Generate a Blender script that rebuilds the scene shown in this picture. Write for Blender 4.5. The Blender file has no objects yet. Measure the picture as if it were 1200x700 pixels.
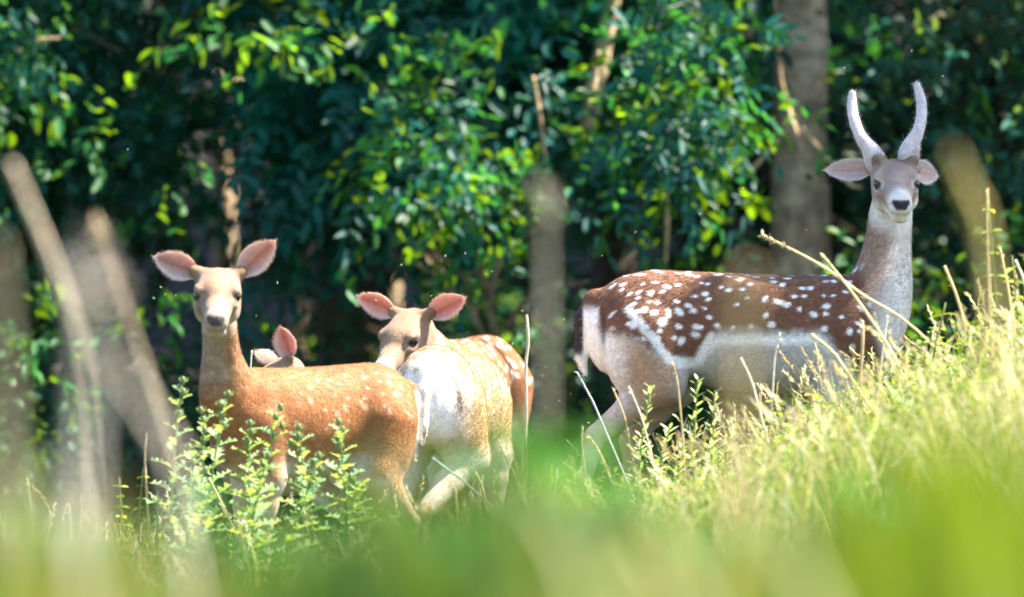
import bpy, math, random
import numpy as np
from mathutils import Vector, Matrix

random.seed(7)
rng = np.random.default_rng(7)
sc = bpy.context.scene
COL = sc.collection

# ------------------------------------------------------------------ camera
CAM = np.array([0.0, -25.0, 0.85])
AIM = np.array([0.0, 0.0, 0.812])
cam_d = bpy.data.cameras.new("camera")
cam = bpy.data.objects.new("camera", cam_d)
COL.objects.link(cam)
cam.location = CAM
cam.rotation_euler = Vector(AIM - CAM).to_track_quat('-Z', 'Y').to_euler()
cam_d.sensor_width = 36.0
cam_d.lens = 268.0
cam_d.clip_start = 0.5
cam_d.clip_end = 400.0
cam_d.dof.use_dof = True
cam_d.dof.focus_distance = 24.9
cam_d.dof.aperture_fstop = 2.2
sc.camera = cam
FPX = 1200 * 268.0 / 36.0

# ------------------------------------------------------------------ sky, sun, exposure
SUN = np.array([0.55, 0.10, 0.83])
SUN /= np.linalg.norm(SUN)
world = bpy.data.worlds.new("World")
sc.world = world
world.use_nodes = True
wn = world.node_tree.nodes
sky = wn.new('ShaderNodeTexSky')
sky.sky_type = 'NISHITA'
sky.sun_disc = False
sky.sun_elevation = math.asin(SUN[2])
sky.sun_rotation = math.atan2(SUN[0], SUN[1])
world.node_tree.links.new(sky.outputs[0], wn['Background'].inputs[0])
wn['Background'].inputs[1].default_value = 0.10
sun_d = bpy.data.lights.new("sun", 'SUN')
sun_d.energy = 5.0
sun_d.angle = math.radians(0.5)
sun_d.color = (1.0, 0.93, 0.82)
sun = bpy.data.objects.new("sun", sun_d)
COL.objects.link(sun)
sun.location = SUN * 40
sun.rotation_euler = Vector(-SUN).to_track_quat('-Z', 'Y').to_euler()
sc.view_settings.view_transform = 'Standard'
sc.view_settings.look = 'None'
sc.view_settings.exposure = 2.55
sc.view_settings.gamma = 1.0
sc.view_settings.use_curve_mapping = False
sc.render.engine = 'CYCLES'
sc.cycles.use_denoising = True
sc.cycles.max_bounces = 7
sc.cycles.diffuse_bounces = 4
sc.cycles.transmission_bounces = 4
sc.cycles.transparent_max_bounces = 6
sc.cycles.caustics_reflective = False
sc.cycles.caustics_refractive = False

# ------------------------------------------------------------------ helpers
def P(px, py, Y):
    """point at depth Y seen at photograph position (px, py)"""
    d = Y - CAM[1]
    return np.array([(px - 600) * d / FPX, Y, CAM[2] + (AIM[2] - CAM[2]) * d / 25.0 + (350 - py) * d / FPX])

def sstep(a, b, x):
    t = np.clip((np.asarray(x, float) - a) / (b - a), 0, 1)
    return t * t * (3 - 2 * t)

def ground_z(x, y):
    x = np.asarray(x, float); y = np.asarray(y, float)
    z = -0.17 + 0.15 * sstep(-0.9, 0.5, x)
    g = sstep(-7.0, -2.6, y) * (1 - 0.85 * sstep(-1.1, 0.2, y))
    z = z + 0.50 * sstep(0.35, 2.3, x) * g + 0.25 * sstep(2.0, 6.0, x)
    z = z + 0.02 * np.sin(x * 3.1 + y * 1.7) + 0.015 * np.sin(x * 7.3 - y * 4.1)
    z = z + 0.30 * np.clip(y - 11, 0, 30) + 0.02 * np.sin(x * 1.3) * np.clip(y - 9, 0, 10)
    return z

def norm(v):
    v = np.asarray(v, float)
    return v / (np.linalg.norm(v, axis=-1, keepdims=True) + 1e-12)

def mesh_np(name, V, polys, col=None, smooth=True, mat=None, extra=None):
    """V (n,3); polys list of int arrays (m,k)"""
    me = bpy.data.meshes.new(name)
    V = np.ascontiguousarray(V, dtype=np.float32)
    me.vertices.add(len(V))
    me.vertices.foreach_set('co', V.ravel())
    polys = [np.asarray(p, dtype=np.int32) for p in polys if len(p)]
    loops = np.concatenate([p.ravel() for p in polys])
    sizes = np.concatenate([np.full(len(p), p.shape[1], np.int32) for p in polys])
    starts = np.concatenate([[0], np.cumsum(sizes)[:-1]]).astype(np.int32)
    me.loops.add(len(loops)); me.loops.foreach_set('vertex_index', loops)
    me.polygons.add(len(sizes)); me.polygons.foreach_set('loop_start', starts)
    me.polygons.foreach_set('use_smooth', np.full(len(sizes), smooth))
    if col is not None:
        a = me.attributes.new('Col', 'FLOAT_COLOR', 'POINT')
        c = np.ones((len(V), 4), np.float32); c[:, :3] = col
        a.data.foreach_set('color', c.ravel())
    me.update(calc_edges=True)
    if mat: me.materials.append(mat)
    return me

def obj(name, me, parent=None, loc=None):
    o = bpy.data.objects.new(name, me)
    COL.objects.link(o)
    if parent is not None: o.parent = parent
    if loc is not None: o.location = loc
    return o

def tag(o, label=None, cat=None, group=None, kind=None):
    if label: o['label'] = label
    if cat: o['category'] = cat
    if group: o['group'] = group
    if kind: o['kind'] = kind
    return o

def thing(name, label, cat, loc=(0, 0, 0), group=None):
    return tag(obj(name, None, loc=loc), label, cat, group)

class Geo:
    """collects coloured polygons"""
    def __init__(s): s.V = []; s.P = {}; s.C = []; s.n = 0
    def add(s, V, polys, col):
        V = np.asarray(V, float)
        for p in polys:
            p = np.asarray(p, int)
            s.P.setdefault(p.shape[1], []).append(p + s.n)
        s.V.append(V)
        c = np.asarray(col, float)
        s.C.append(np.broadcast_to(c, (len(V), 3)) if c.ndim == 1 else c)
        s.n += len(V)
    def mesh(s, name, mat, smooth=True):
        return mesh_np(name, np.concatenate(s.V), [np.concatenate(v) for v in s.P.values()], np.concatenate(s.C), smooth, mat)

def catmull(pts, n):
    pts = np.asarray(pts, float)
    if len(pts) == 2: return pts[0] + (pts[1] - pts[0]) * np.linspace(0, 1, n)[:, None]
    q = np.vstack([2 * pts[0] - pts[1], pts, 2 * pts[-1] - pts[-2]])
    out = []
    for t in np.linspace(0, len(pts) - 1 - 1e-9, n):
        i = int(t); u = t - i
        a, b, c, d = q[i:i + 4]
        out.append(0.5 * (2 * b + (c - a) * u + (2 * a - 5 * b + 4 * c - d) * u * u + (3 * b - a - 3 * c + d) * u ** 3))
    return np.array(out)

def tube(G, pts, radii, seg=8, col=(.3, .2, .1), n=None, rough=0.0, colvar=0.0, r=None):
    """tapered tube with closed ends; rough = radial noise"""
    pts = np.asarray(pts, float)
    n = n or len(pts)
    c = catmull(pts, n)
    rad = np.interp(np.linspace(0, 1, n), np.linspace(0, 1, len(radii)), radii)
    t = norm(np.gradient(c, axis=0))
    ref = np.array([0.31, 0.9, 0.2]) if abs(t[0] @ np.array([0.31, 0.9, 0.2])) < 0.9 else np.array([1.0, 0, 0])
    a = norm(np.cross(t, ref)); b = np.cross(t, a)
    ang = np.linspace(0, 2 * np.pi, seg, endpoint=False)
    rr = rad[:, None] * (1 + rough * rng.normal(size=(n, seg)))
    V = c[:, None, :] + rr[..., None] * (np.cos(ang)[None, :, None] * a[:, None, :] + np.sin(ang)[None, :, None] * b[:, None, :])
    V = V.reshape(-1, 3)
    V = np.vstack([V, c[0] - t[0] * rad[0] * .4, c[-1] + t[-1] * rad[-1] * .7])
    i = np.arange(n - 1)[:, None]; j = np.arange(seg)[None, :]; k = (j + 1) % seg
    Q = np.stack([i * seg + j, i * seg + k, (i + 1) * seg + k, (i + 1) * seg + j], -1).reshape(-1, 4)
    j = np.arange(seg); k = (j + 1) % seg
    T = np.vstack([np.stack([k, j, np.full(seg, n * seg)], 1), np.stack([(n - 1) * seg + j, (n - 1) * seg + k, np.full(seg, n * seg + 1)], 1)])
    colr = np.asarray(col, float)
    if colvar: colr = np.clip(colr[None, :] * (1 + colvar * rng.normal(size=(len(V), 1))), 0, 1)
    G.add(V, [Q, T], colr)

def leaves(G, p, d, nrm, length, width, col, fold=0.18, six=True, droop=0.1):
    """many leaf blades: base p, axis d, face normal nrm"""
    p = np.asarray(p, float); d = norm(d)
    s = norm(np.cross(d, nrm)); n = np.cross(s, d)
    L = np.asarray(length, float).reshape(-1, 1); W = np.asarray(width, float).reshape(-1, 1)
    m = len(p)
    if six:
        def pt(t, w): return p + d * L * t + s * W * .5 * w + n * (abs(w) * fold * W - droop * L * t * t)
        vs = [pt(0, 0), pt(.28, .85), pt(.66, .8), pt(1, 0), pt(.66, -.8), pt(.28, -.85)]
        V = np.stack(vs, 1).reshape(-1, 3)
        o = np.arange(m)[:, None] * 6
        Q = np.vstack([o + np.array([[0, 1, 2, 3]]), o + np.array([[0, 3, 4, 5]])])
        k = 6
    else:
        def pt(t, w): return p + d * L * t + s * W * .5 * w + n * (abs(w) * fold * W - droop * L * t * t)
        V = np.stack([pt(0, 0), pt(.45, 1), pt(1, 0), pt(.45, -1)], 1).reshape(-1, 3)
        o = np.arange(m)[:, None] * 4
        Q = np.vstack([o + np.array([[0, 1, 2]]), o + np.array([[0, 2, 3]])])
        k = 4
    G.add(V, [Q], np.repeat(np.broadcast_to(np.asarray(col, float), (m, 3)), k, axis=0))

def rand_unit(n):
    return norm(rng.normal(size=(n, 3)))

# ------------------------------------------------------------------ materials
def new_mat(name):
    m = bpy.data.materials.new(name); m.use_nodes = True
    nt = m.node_tree
    for n in list(nt.nodes): nt.nodes.remove(n)
    out = nt.nodes.new('ShaderNodeOutputMaterial')
    return m, nt, out

def mat_attr(name, rough=0.7, spec=0.3, sheen=0.0, var=0.25, nscale=30.0, bump=0.0, bscale=60.0, transl=0.0, tcol=(1, 1, 1), noise_detail=4.0):
    """vertex-colour driven material with procedural mottling, optional bump and leaf-like translucency"""
    m, nt, out = new_mat(name)
    N, Lk = nt.nodes, nt.links
    at = N.new('ShaderNodeAttribute'); at.attribute_name = 'Col'
    tc = N.new('ShaderNodeTexCoord')
    nz = N.new('ShaderNodeTexNoise'); nz.inputs['Scale'].default_value = nscale; nz.inputs['Detail'].default_value = noise_detail
    Lk.new(tc.outputs['Object'], nz.inputs['Vector'])
    mr = N.new('ShaderNodeMapRange')
    mr.inputs['From Min'].default_value = .3; mr.inputs['From Max'].default_value = .7
    mr.inputs['To Min'].default_value = 1 - var; mr.inputs['To Max'].default_value = 1 + var
    Lk.new(nz.outputs['Fac'], mr.inputs['Value'])
    mx = N.new('ShaderNodeMix'); mx.data_type = 'RGBA'; mx.blend_type = 'MULTIPLY'; mx.inputs['Factor'].default_value = 1
    Lk.new(at.outputs['Color'], mx.inputs[6]); Lk.new(mr.outputs[0], mx.inputs[7])
    bs = N.new('ShaderNodeBsdfPrincipled')
    bs.inputs['Roughness'].default_value = rough
    bs.inputs['Specular IOR Level'].default_value = spec
    if sheen:
        bs.inputs['Sheen Weight'].default_value = sheen
        bs.inputs['Sheen Roughness'].default_value = .4
    Lk.new(mx.outputs[2], bs.inputs['Base Color'])
    if bump:
        nb = N.new('ShaderNodeTexNoise'); nb.inputs['Scale'].default_value = bscale; nb.inputs['Detail'].default_value = 6
        Lk.new(tc.outputs['Object'], nb.inputs['Vector'])
        b = N.new('ShaderNodeBump'); b.inputs['Strength'].default_value = bump; b.inputs['Distance'].default_value = .02
        Lk.new(nb.outputs['Fac'], b.inputs['Height']); Lk.new(b.outputs[0], bs.inputs['Normal'])
    if transl:
        tr = N.new('ShaderNodeBsdfTranslucent')
        tm = N.new('ShaderNodeMix'); tm.data_type = 'RGBA'; tm.blend_type = 'MULTIPLY'; tm.inputs['Factor'].default_value = 1
        tm.inputs[7].default_value = (*tcol, 1)
        Lk.new(mx.outputs[2], tm.inputs[6]); Lk.new(tm.outputs[2], tr.inputs['Color'])
        ms = N.new('ShaderNodeMixShader'); ms.inputs[0].default_value = transl
        Lk.new(bs.outputs[0], ms.inputs[1]); Lk.new(tr.outputs[0], ms.inputs[2])
        Lk.new(ms.outputs[0], out.inputs[0])
    else:
        Lk.new(bs.outputs[0], out.inputs[0])
    return m

M_COAT = mat_attr('coat_fur', rough=.75, spec=.2, sheen=.15, var=.14, nscale=45, bump=.25, bscale=160)
M_FUR = mat_attr('fur_strands', rough=.6, spec=.25, var=.2, nscale=220, transl=.2, tcol=(1.1, 1, .9))
M_EAR = mat_attr('ear_skin', rough=.7, spec=.2, var=.12, nscale=60, transl=.36, tcol=(1.4, .7, .5))
M_VELVET = mat_attr('antler_velvet', rough=.9, spec=.1, sheen=.5, var=.16, nscale=55, bump=.4, bscale=180)
M_HORN = mat_attr('hoof_horn', rough=.4, spec=.4, var=.2, nscale=80)
M_BARK = mat_attr('bark', rough=.9, spec=.15, var=.45, nscale=14, bump=.9, bscale=35)
M_LEAF = mat_attr('tree_leaf', rough=.5, spec=.3, var=.12, nscale=6, transl=.42, tcol=(16.0, 2.6, .3))
M_GRASS = mat_attr('grass_blade', rough=.6, spec=.12, var=.15, nscale=9, transl=.42, tcol=(1.15, 1.15, .5))
M_STRAW = mat_attr('dry_stem', rough=.7, spec=.25, var=.22, nscale=40, bump=.15, bscale=200)
M_WEED = mat_attr('weed_leaf', rough=.5, spec=.2, var=.2, nscale=35, transl=.35, tcol=(1.6, 1.3, .5))

def eye_material():
    m, nt, out = new_mat('eye_gloss')
    b = nt.nodes.new('ShaderNodeBsdfPrincipled')
    nz = nt.nodes.new('ShaderNodeTexNoise'); nz.inputs['Scale'].default_value = 90
    cr = nt.nodes.new('ShaderNodeValToRGB')
    cr.color_ramp.elements[0].color = (.004, .003, .003, 1); cr.color_ramp.elements[1].color = (.022, .011, .007, 1)
    nt.links.new(nz.outputs['Fac'], cr.inputs[0]); nt.links.new(cr.outputs[0], b.inputs['Base Color'])
    b.inputs['Roughness'].default_value = .06
    nt.links.new(b.outputs[0], out.inputs[0])
    return m
M_EYE = eye_material()

def ground_material():
    m, nt, out = new_mat('meadow_soil')
    N, Lk = nt.nodes, nt.links
    tc = N.new('ShaderNodeTexCoord')
    n1 = N.new('ShaderNodeTexNoise'); n1.inputs['Scale'].default_value = 3; n1.inputs['Detail'].default_value = 8
    n2 = N.new('ShaderNodeTexNoise'); n2.inputs['Scale'].default_value = 40; n2.inputs['Detail'].default_value = 6
    for n in (n1, n2): Lk.new(tc.outputs['Object'], n.inputs['Vector'])
    cr = N.new('ShaderNodeValToRGB')
    cr.color_ramp.elements[0].position = .35; cr.color_ramp.elements[0].color = (.035, .028, .016, 1)
    cr.color_ramp.elements[1].position = .65; cr.color_ramp.elements[1].color = (.06, .075, .02, 1)
    Lk.new(n1.outputs['Fac'], cr.inputs[0])
    # leaf litter and humus under the trees, blackened to paint in the wood's shade
    sp = N.new('ShaderNodeSeparateXYZ'); Lk.new(tc.outputs['Object'], sp.inputs[0])
    wy = N.new('ShaderNodeMath'); wy.operation = 'MULTIPLY_ADD'; Lk.new(n1.outputs['Fac'], wy.inputs[0]); wy.inputs[1].default_value = 3.0; Lk.new(sp.outputs['Y'], wy.inputs[2])
    wr = N.new('ShaderNodeMapRange'); wr.inputs['From Min'].default_value = 3.0; wr.inputs['From Max'].default_value = 5.0; Lk.new(wy.outputs[0], wr.inputs['Value'])
    wc = N.new('ShaderNodeValToRGB')
    wc.color_ramp.elements[0].position = .3; wc.color_ramp.elements[0].color = (.007, .006, .004, 1)
    wc.color_ramp.elements[1].position = .7; wc.color_ramp.elements[1].color = (.018, .014, .009, 1)
    Lk.new(n2.outputs['Fac'], wc.inputs[0])
    wm = N.new('ShaderNodeMix'); wm.data_type = 'RGBA'; Lk.new(wr.outputs[0], wm.inputs['Factor']); Lk.new(cr.outputs[0], wm.inputs[6]); Lk.new(wc.outputs[0], wm.inputs[7])
    b = N.new('ShaderNodeBsdfPrincipled'); b.inputs['Roughness'].default_value = .95
    Lk.new(wm.outputs[2], b.inputs['Base Color'])
    bp = N.new('ShaderNodeBump'); bp.inputs['Strength'].default_value = .8; bp.inputs['Distance'].default_value = .05
    Lk.new(n2.outputs['Fac'], bp.inputs['Height']); Lk.new(bp.outputs[0], b.inputs['Normal'])
    Lk.new(b.outputs[0], out.inputs[0])
    return m

# ------------------------------------------------------------------ ground
def build_ground():
    def axis(lo, hi, fine_lo, fine_hi, f, c):
        return np.concatenate([np.arange(lo, fine_lo, c), np.arange(fine_lo, fine_hi, f), np.arange(fine_hi, hi + c, c)])
    xs = axis(-80, 80, -6, 6, .12, 4); ys = axis(-60, 90, -26, 14, .12, 4)
    X, Y = np.meshgrid(xs, ys, indexing='ij')
    Z = ground_z(X, Y) + .008 * rng.normal(size=X.shape)
    nx, ny = X.shape
    i, j = np.meshgrid(np.arange(nx - 1), np.arange(ny - 1), indexing='ij')
    Q = np.stack([i * ny + j, (i + 1) * ny + j, (i + 1) * ny + j + 1, i * ny + j + 1], -1).reshape(-1, 4)
    o = obj('ground', mesh_np('ground', np.stack([X, Y, Z], -1).reshape(-1, 3), [Q], mat=ground_material()))
    tag(o, 'sloping meadow and woodland ground under the grass', kind='structure')
build_ground()

# ------------------------------------------------------------------ woodland
# gaps in the canopy through which sunlight reaches these places (target point, radius)
SUN_GAPS = []
def gap(px, py, Y, r): SUN_GAPS.append((P(px, py, Y), r))

def keep_lit(p, reach):
    """False for foliage that stands in one of the canopy's gaps"""
    ok = np.ones(len(p), bool)
    for t, r in SUN_GAPS:
        v = p - t
        along = v @ SUN
        perp = np.linalg.norm(v - along[:, None] * SUN, axis=1)
        ok &= ~((along > .12 + r) & (perp < r * (0.8 + 0.4 * rng.random(len(p))) + reach))
    return ok

# open sight lines: no low leaves hang in front of these trunks (photo x0, x1, y0, y1, depth of the trunk)
CLEAR = [(892, 984, -30, 340, 6.9), (222, 292, 78, 330, 13.3), (690, 722, 192, 345, 13.3), (440, 480, 268, 375, 13.3), (690, 735, -20, 105, 6.1)]
def sight_clear(p):
    d = p[:, 1] - CAM[1]
    px = 600 + p[:, 0] * FPX / d; py = 350 - (p[:, 2] - CAM[2] - (AIM[2] - CAM[2]) * d / 25) * FPX / d
    bad = np.zeros(len(p), bool)
    for x0, x1, y0, y1, Y in CLEAR:
        j = 16 * rng.normal(size=len(p))
        bad |= (px > x0 - 14 + j) & (px < x1 + 14 + j) & (py > y0 + j) & (py < y1) & (p[:, 1] < Y)
    return ~(bad & (rng.random(len(p)) < .93))

def pinnate(centre, axis, nrm, L, pairs, leaf, wid, col, colvar):
    """compound leaves -> arrays of leaflets"""
    n = len(centre)
    ps, ds, ns, ls, cs = [], [], [], [], []
    s = norm(np.cross(axis, nrm)); nn = np.cross(s, axis)
    for k in range(pairs + 1):
        t = (k + .8) / (pairs + 1)
        base = centre + axis * (L * t)[:, None] - np.array([0, 0, 1]) * (L * .25 * t * t)[:, None]
        if k == pairs:
            sides = [(axis, 1.0)]
        else:
            sides = [(axis * .62 + s * .85, .95), (axis * .62 - s * .85, .95)]
        for d, f in sides:
            ps.append(base); ds.append(d + .22 * rng.normal(size=(n, 3)) - np.array([0, 0, .22]))
            ns.append(nn + .35 * rng.normal(size=(n, 3)))
            ls.append(leaf * f * (.75 + .5 * rng.random(n)))
            cs.append(col * (1 + colvar * rng.normal(size=(n, 1))) )
    return [np.concatenate(a) for a in (ps, ds, ns, ls, cs)]

def crown_mesh(vols, leaf_col, seed, gaps=True, keep_dark=None):
    """vols: (centre, radii, clumps, sprays per clump, leaf length, style)"""
    G = Geo(); col = np.asarray(leaf_col, float)
    for (c, r, nclump, nspray, ll, style, *own) in vols:
        col = np.asarray(own[0] if own else leaf_col, float)
        c = np.asarray(c, float); r = np.asarray(r, float)
        u = rand_unit(nclump) * (rng.random((nclump, 1)) ** (1 / 2.2))
        cc = c + u * r
        crad = (.13 + .34 * rng.random(nclump) ** 1.6) * min(1.6, max(.8, ll / .075))
        idx = np.repeat(np.arange(nclump), nspray)
        off = rand_unit(len(idx)) * (rng.random((len(idx), 1)) ** .5)
        pos = cc[idx] + off * crad[idx][:, None] * np.array([1.2, 1.2, .8])
        ax = norm(off + .6 * rand_unit(len(idx)) + np.array([0, -.25, -.25]))
        up = norm(np.array([0, -.25, 1]) + .45 * rng.normal(size=(len(idx), 3)))
        clump_c = 1 + .38 * rng.normal(size=nclump)
        cl = np.clip(clump_c[idx], .35, 1.8)[:, None] * col
        if gaps and SUN_GAPS:
            k = keep_lit(pos, {'pinnate': ll * 1.6, 'canopy': ll * .8}.get(style, ll * 1.3)); pos, ax, up, cl = pos[k], ax[k], up[k], cl[k]
        if style != 'canopy':
            k = sight_clear(pos); pos, ax, up, cl = pos[k], ax[k], up[k], cl[k]
        m = len(pos)
        if style == 'pinnate':
            L = ll * (2.2 + 1.2 * rng.random(m))
            a = pinnate(pos, ax, up, L, 4, ll, .4, cl, .12)
            leaves(G, a[0], a[1], a[2], a[3], a[3] * .36, np.clip(a[4], 0, 1))
        elif style == 'canopy':
            leaves(G, pos, ax, up + .3 * rng.normal(size=(m, 3)), ll * (.8 + .5 * rng.random(m)), ll * .75 * np.ones(m), np.clip(cl, 0, 1), six=False)
        else:
            ps, ds, ns, ls, cs = [], [], [], [], []
            for k in range(6):
                t = (k + .5) / 6
                d = ax + .9 * rand_unit(m)
                ps.append(pos + ax * ll * 2.4 * t + .02 * rng.normal(size=(m, 3))); ds.append(d - np.array([0, 0, .3]))
                ns.append(up + .4 * rng.normal(size=(m, 3))); ls.append(ll * (.65 + .6 * rng.random(m)))
                cs.append(cl * (1 + .14 * rng.normal(size=(m, 1))))
            ps, ds, ns, ls, cs = [np.concatenate(q) for q in (ps, ds, ns, ls, cs)]
            leaves(G, ps, ds, ns, ls, ls * .55, np.clip(cs, 0, 1))
    return G.mesh('crown', M_LEAF)

def trunk_mesh(pts, radii, limbs, col=(.085, .068, .048), seg=14):
    G = Geo()
    pts = np.asarray(pts, float)
    tube(G, pts, radii, seg, col, n=26, rough=.035, colvar=.12)
    for lp, lr in limbs:
        tube(G, lp, lr, 7, np.asarray(col) * 1.1, n=12, rough=.05, colvar=.12)
    return G.mesh('trunk', M_BARK)

def tree(name, label, cat, base, top, rad, limbs, vols, leaf_col, group='trees of the wood behind the deer', bark=(.085, .068, .048), bend=(0, 0)):
    base = np.array([base[0], base[1], float(ground_z(base[0], base[1])) - .05])
    t = thing(name, label, cat, base, group)
    mid = (base + top) / 2 + np.array([bend[0], bend[1], 0])
    me = trunk_mesh([base - base, mid - base, np.asarray(top) - base], [rad * 1.35, rad, rad * .5], [(np.asarray(a) - base, b) for a, b in limbs], bark)
    obj('trunk', me, t)
    vols = list(vols) + [(tp_, (r_ * 1.25, r_ * .8, r_ * 1.1), max(1, int((r_ / .078) ** 2)), 6, .072, 'broad', (.011, .120, .018)) for tp_, r_ in SUNLIT_SPRAYS.get(name, [])]  # spray leaves get a sunlit yellow-green painted into their colour
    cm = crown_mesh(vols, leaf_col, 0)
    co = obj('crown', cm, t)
    co.location = -base
    co['kind'] = 'stuff'
    return t

# places the sun reaches through the canopy: leaf sprays, stems, and the open meadow stays clear
for g in [(330, 22, 5.2, .24), (300, 50, 5.3, .14), (390, 10, 5.3, .16), (790, 70, 5.0, .26), (850, 120, 5.0, .20), (745, 60, 5.2, .12), (800, 150, 5.0, .10), (760, 190, 5.2, .12),
          (830, 205, 5.2, .12), (500, 95, 5.6, .06), (520, 225, 5.0, .19), (575, 255, 5.1, .10), (490, 205, 5.1, .08), (60, 45, 5.6, .10), (20, 60, 5.6, .06), (125, 85, 5.6, .07),
          (1000, 330, 5.3, .20), (1040, 345, 5.5, .12), (1090, 300, 5.4, .10), (1120, 270, 5.4, .10), (40, 400, 4.9, .14), (60, 425, 4.9, .10), (700, 100, 5.4, .05), (915, 110, 6.2, .04),
          (915, 165, 6.2, .05), (985, 170, 6.2, .05), (1010, 28, 5.6, .08), (1090, 45, 5.6, .06), (1160, 100, 5.6, .06), (262, 290, 13.4, .14), (660, 20, 5.6, .10),
          (705, 215, 13.4, .14), (702, 290, 13.4, .12), (455, 330, 13.4, .14), (480, 268, 13.4, .12), (710, 20, 6.1, .12), (245, 108, 13.4, .16), 
          (420, 60, 5.3, .08), (300, 90, 5.3, .08), (760, 25, 5.1, .12), (880, 150, 5.0, .09), (720, 150, 5.2, .07), (500, 225, 5.1, .12), (555, 240, 5.1, .10), (1030, 290, 5.5, .10), (1010, 370, 5.5, .10), (1185, 60, 5.6, .06), (1130, 130, 5.6, .05), (90, 150, 5.6, .06), (10, 110, 5.6, .05), (210, 60, 5.5, .06), (360, 130, 5.4, .05), (600, 30, 5.5, .07), (620, 200, 5.5, .05),
          (200, 330, 5.4, .12), (175, 350, 5.4, .10), (850, 290, 5.5, .06), (505, 300, 5.6, .05), (620, 380, 5.6, .05), (870, 15, 5.5, .08), (560, 160, 5.6, .06), (30, 140, 5.6, .06), (150, 170, 5.6, .05)]:
    gap(*g)
SUNLIT_SPRAYS = {}
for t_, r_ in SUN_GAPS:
    if t_[1] < 6: SUNLIT_SPRAYS.setdefault('hazel_tree' if t_[0] < -1.25 else 'elder_tree' if t_[0] < -.15 else 'ash_tree' if t_[0] < 1.3 else 'hawthorn_tree', []).append((t_, r_))
SUN_GAPS.append((np.array([-0.1, 1.6, .6]), .45))
SUN_GAPS.append((np.array([-0.55, 0.4, .5]), .80))
SUN_GAPS.append((np.array([-1.2, 0.2, .5]), .75))
SUN_GAPS.append((np.array([-2.2, 0.2, .5]), .8))

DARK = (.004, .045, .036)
TEAL = (.0035, .092, .076)  # bluish tone of open shade put into the leaf colour
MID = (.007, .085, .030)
def clumps(x0, x1, y0, y1, z0, z1, n, s, l, style):
    return (((x0 + x1) / 2, (y0 + y1) / 2, (z0 + z1) / 2), ((x1 - x0) / 2, (y1 - y0) / 2, (z1 - z0) / 2), n, s, l, style)

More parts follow.
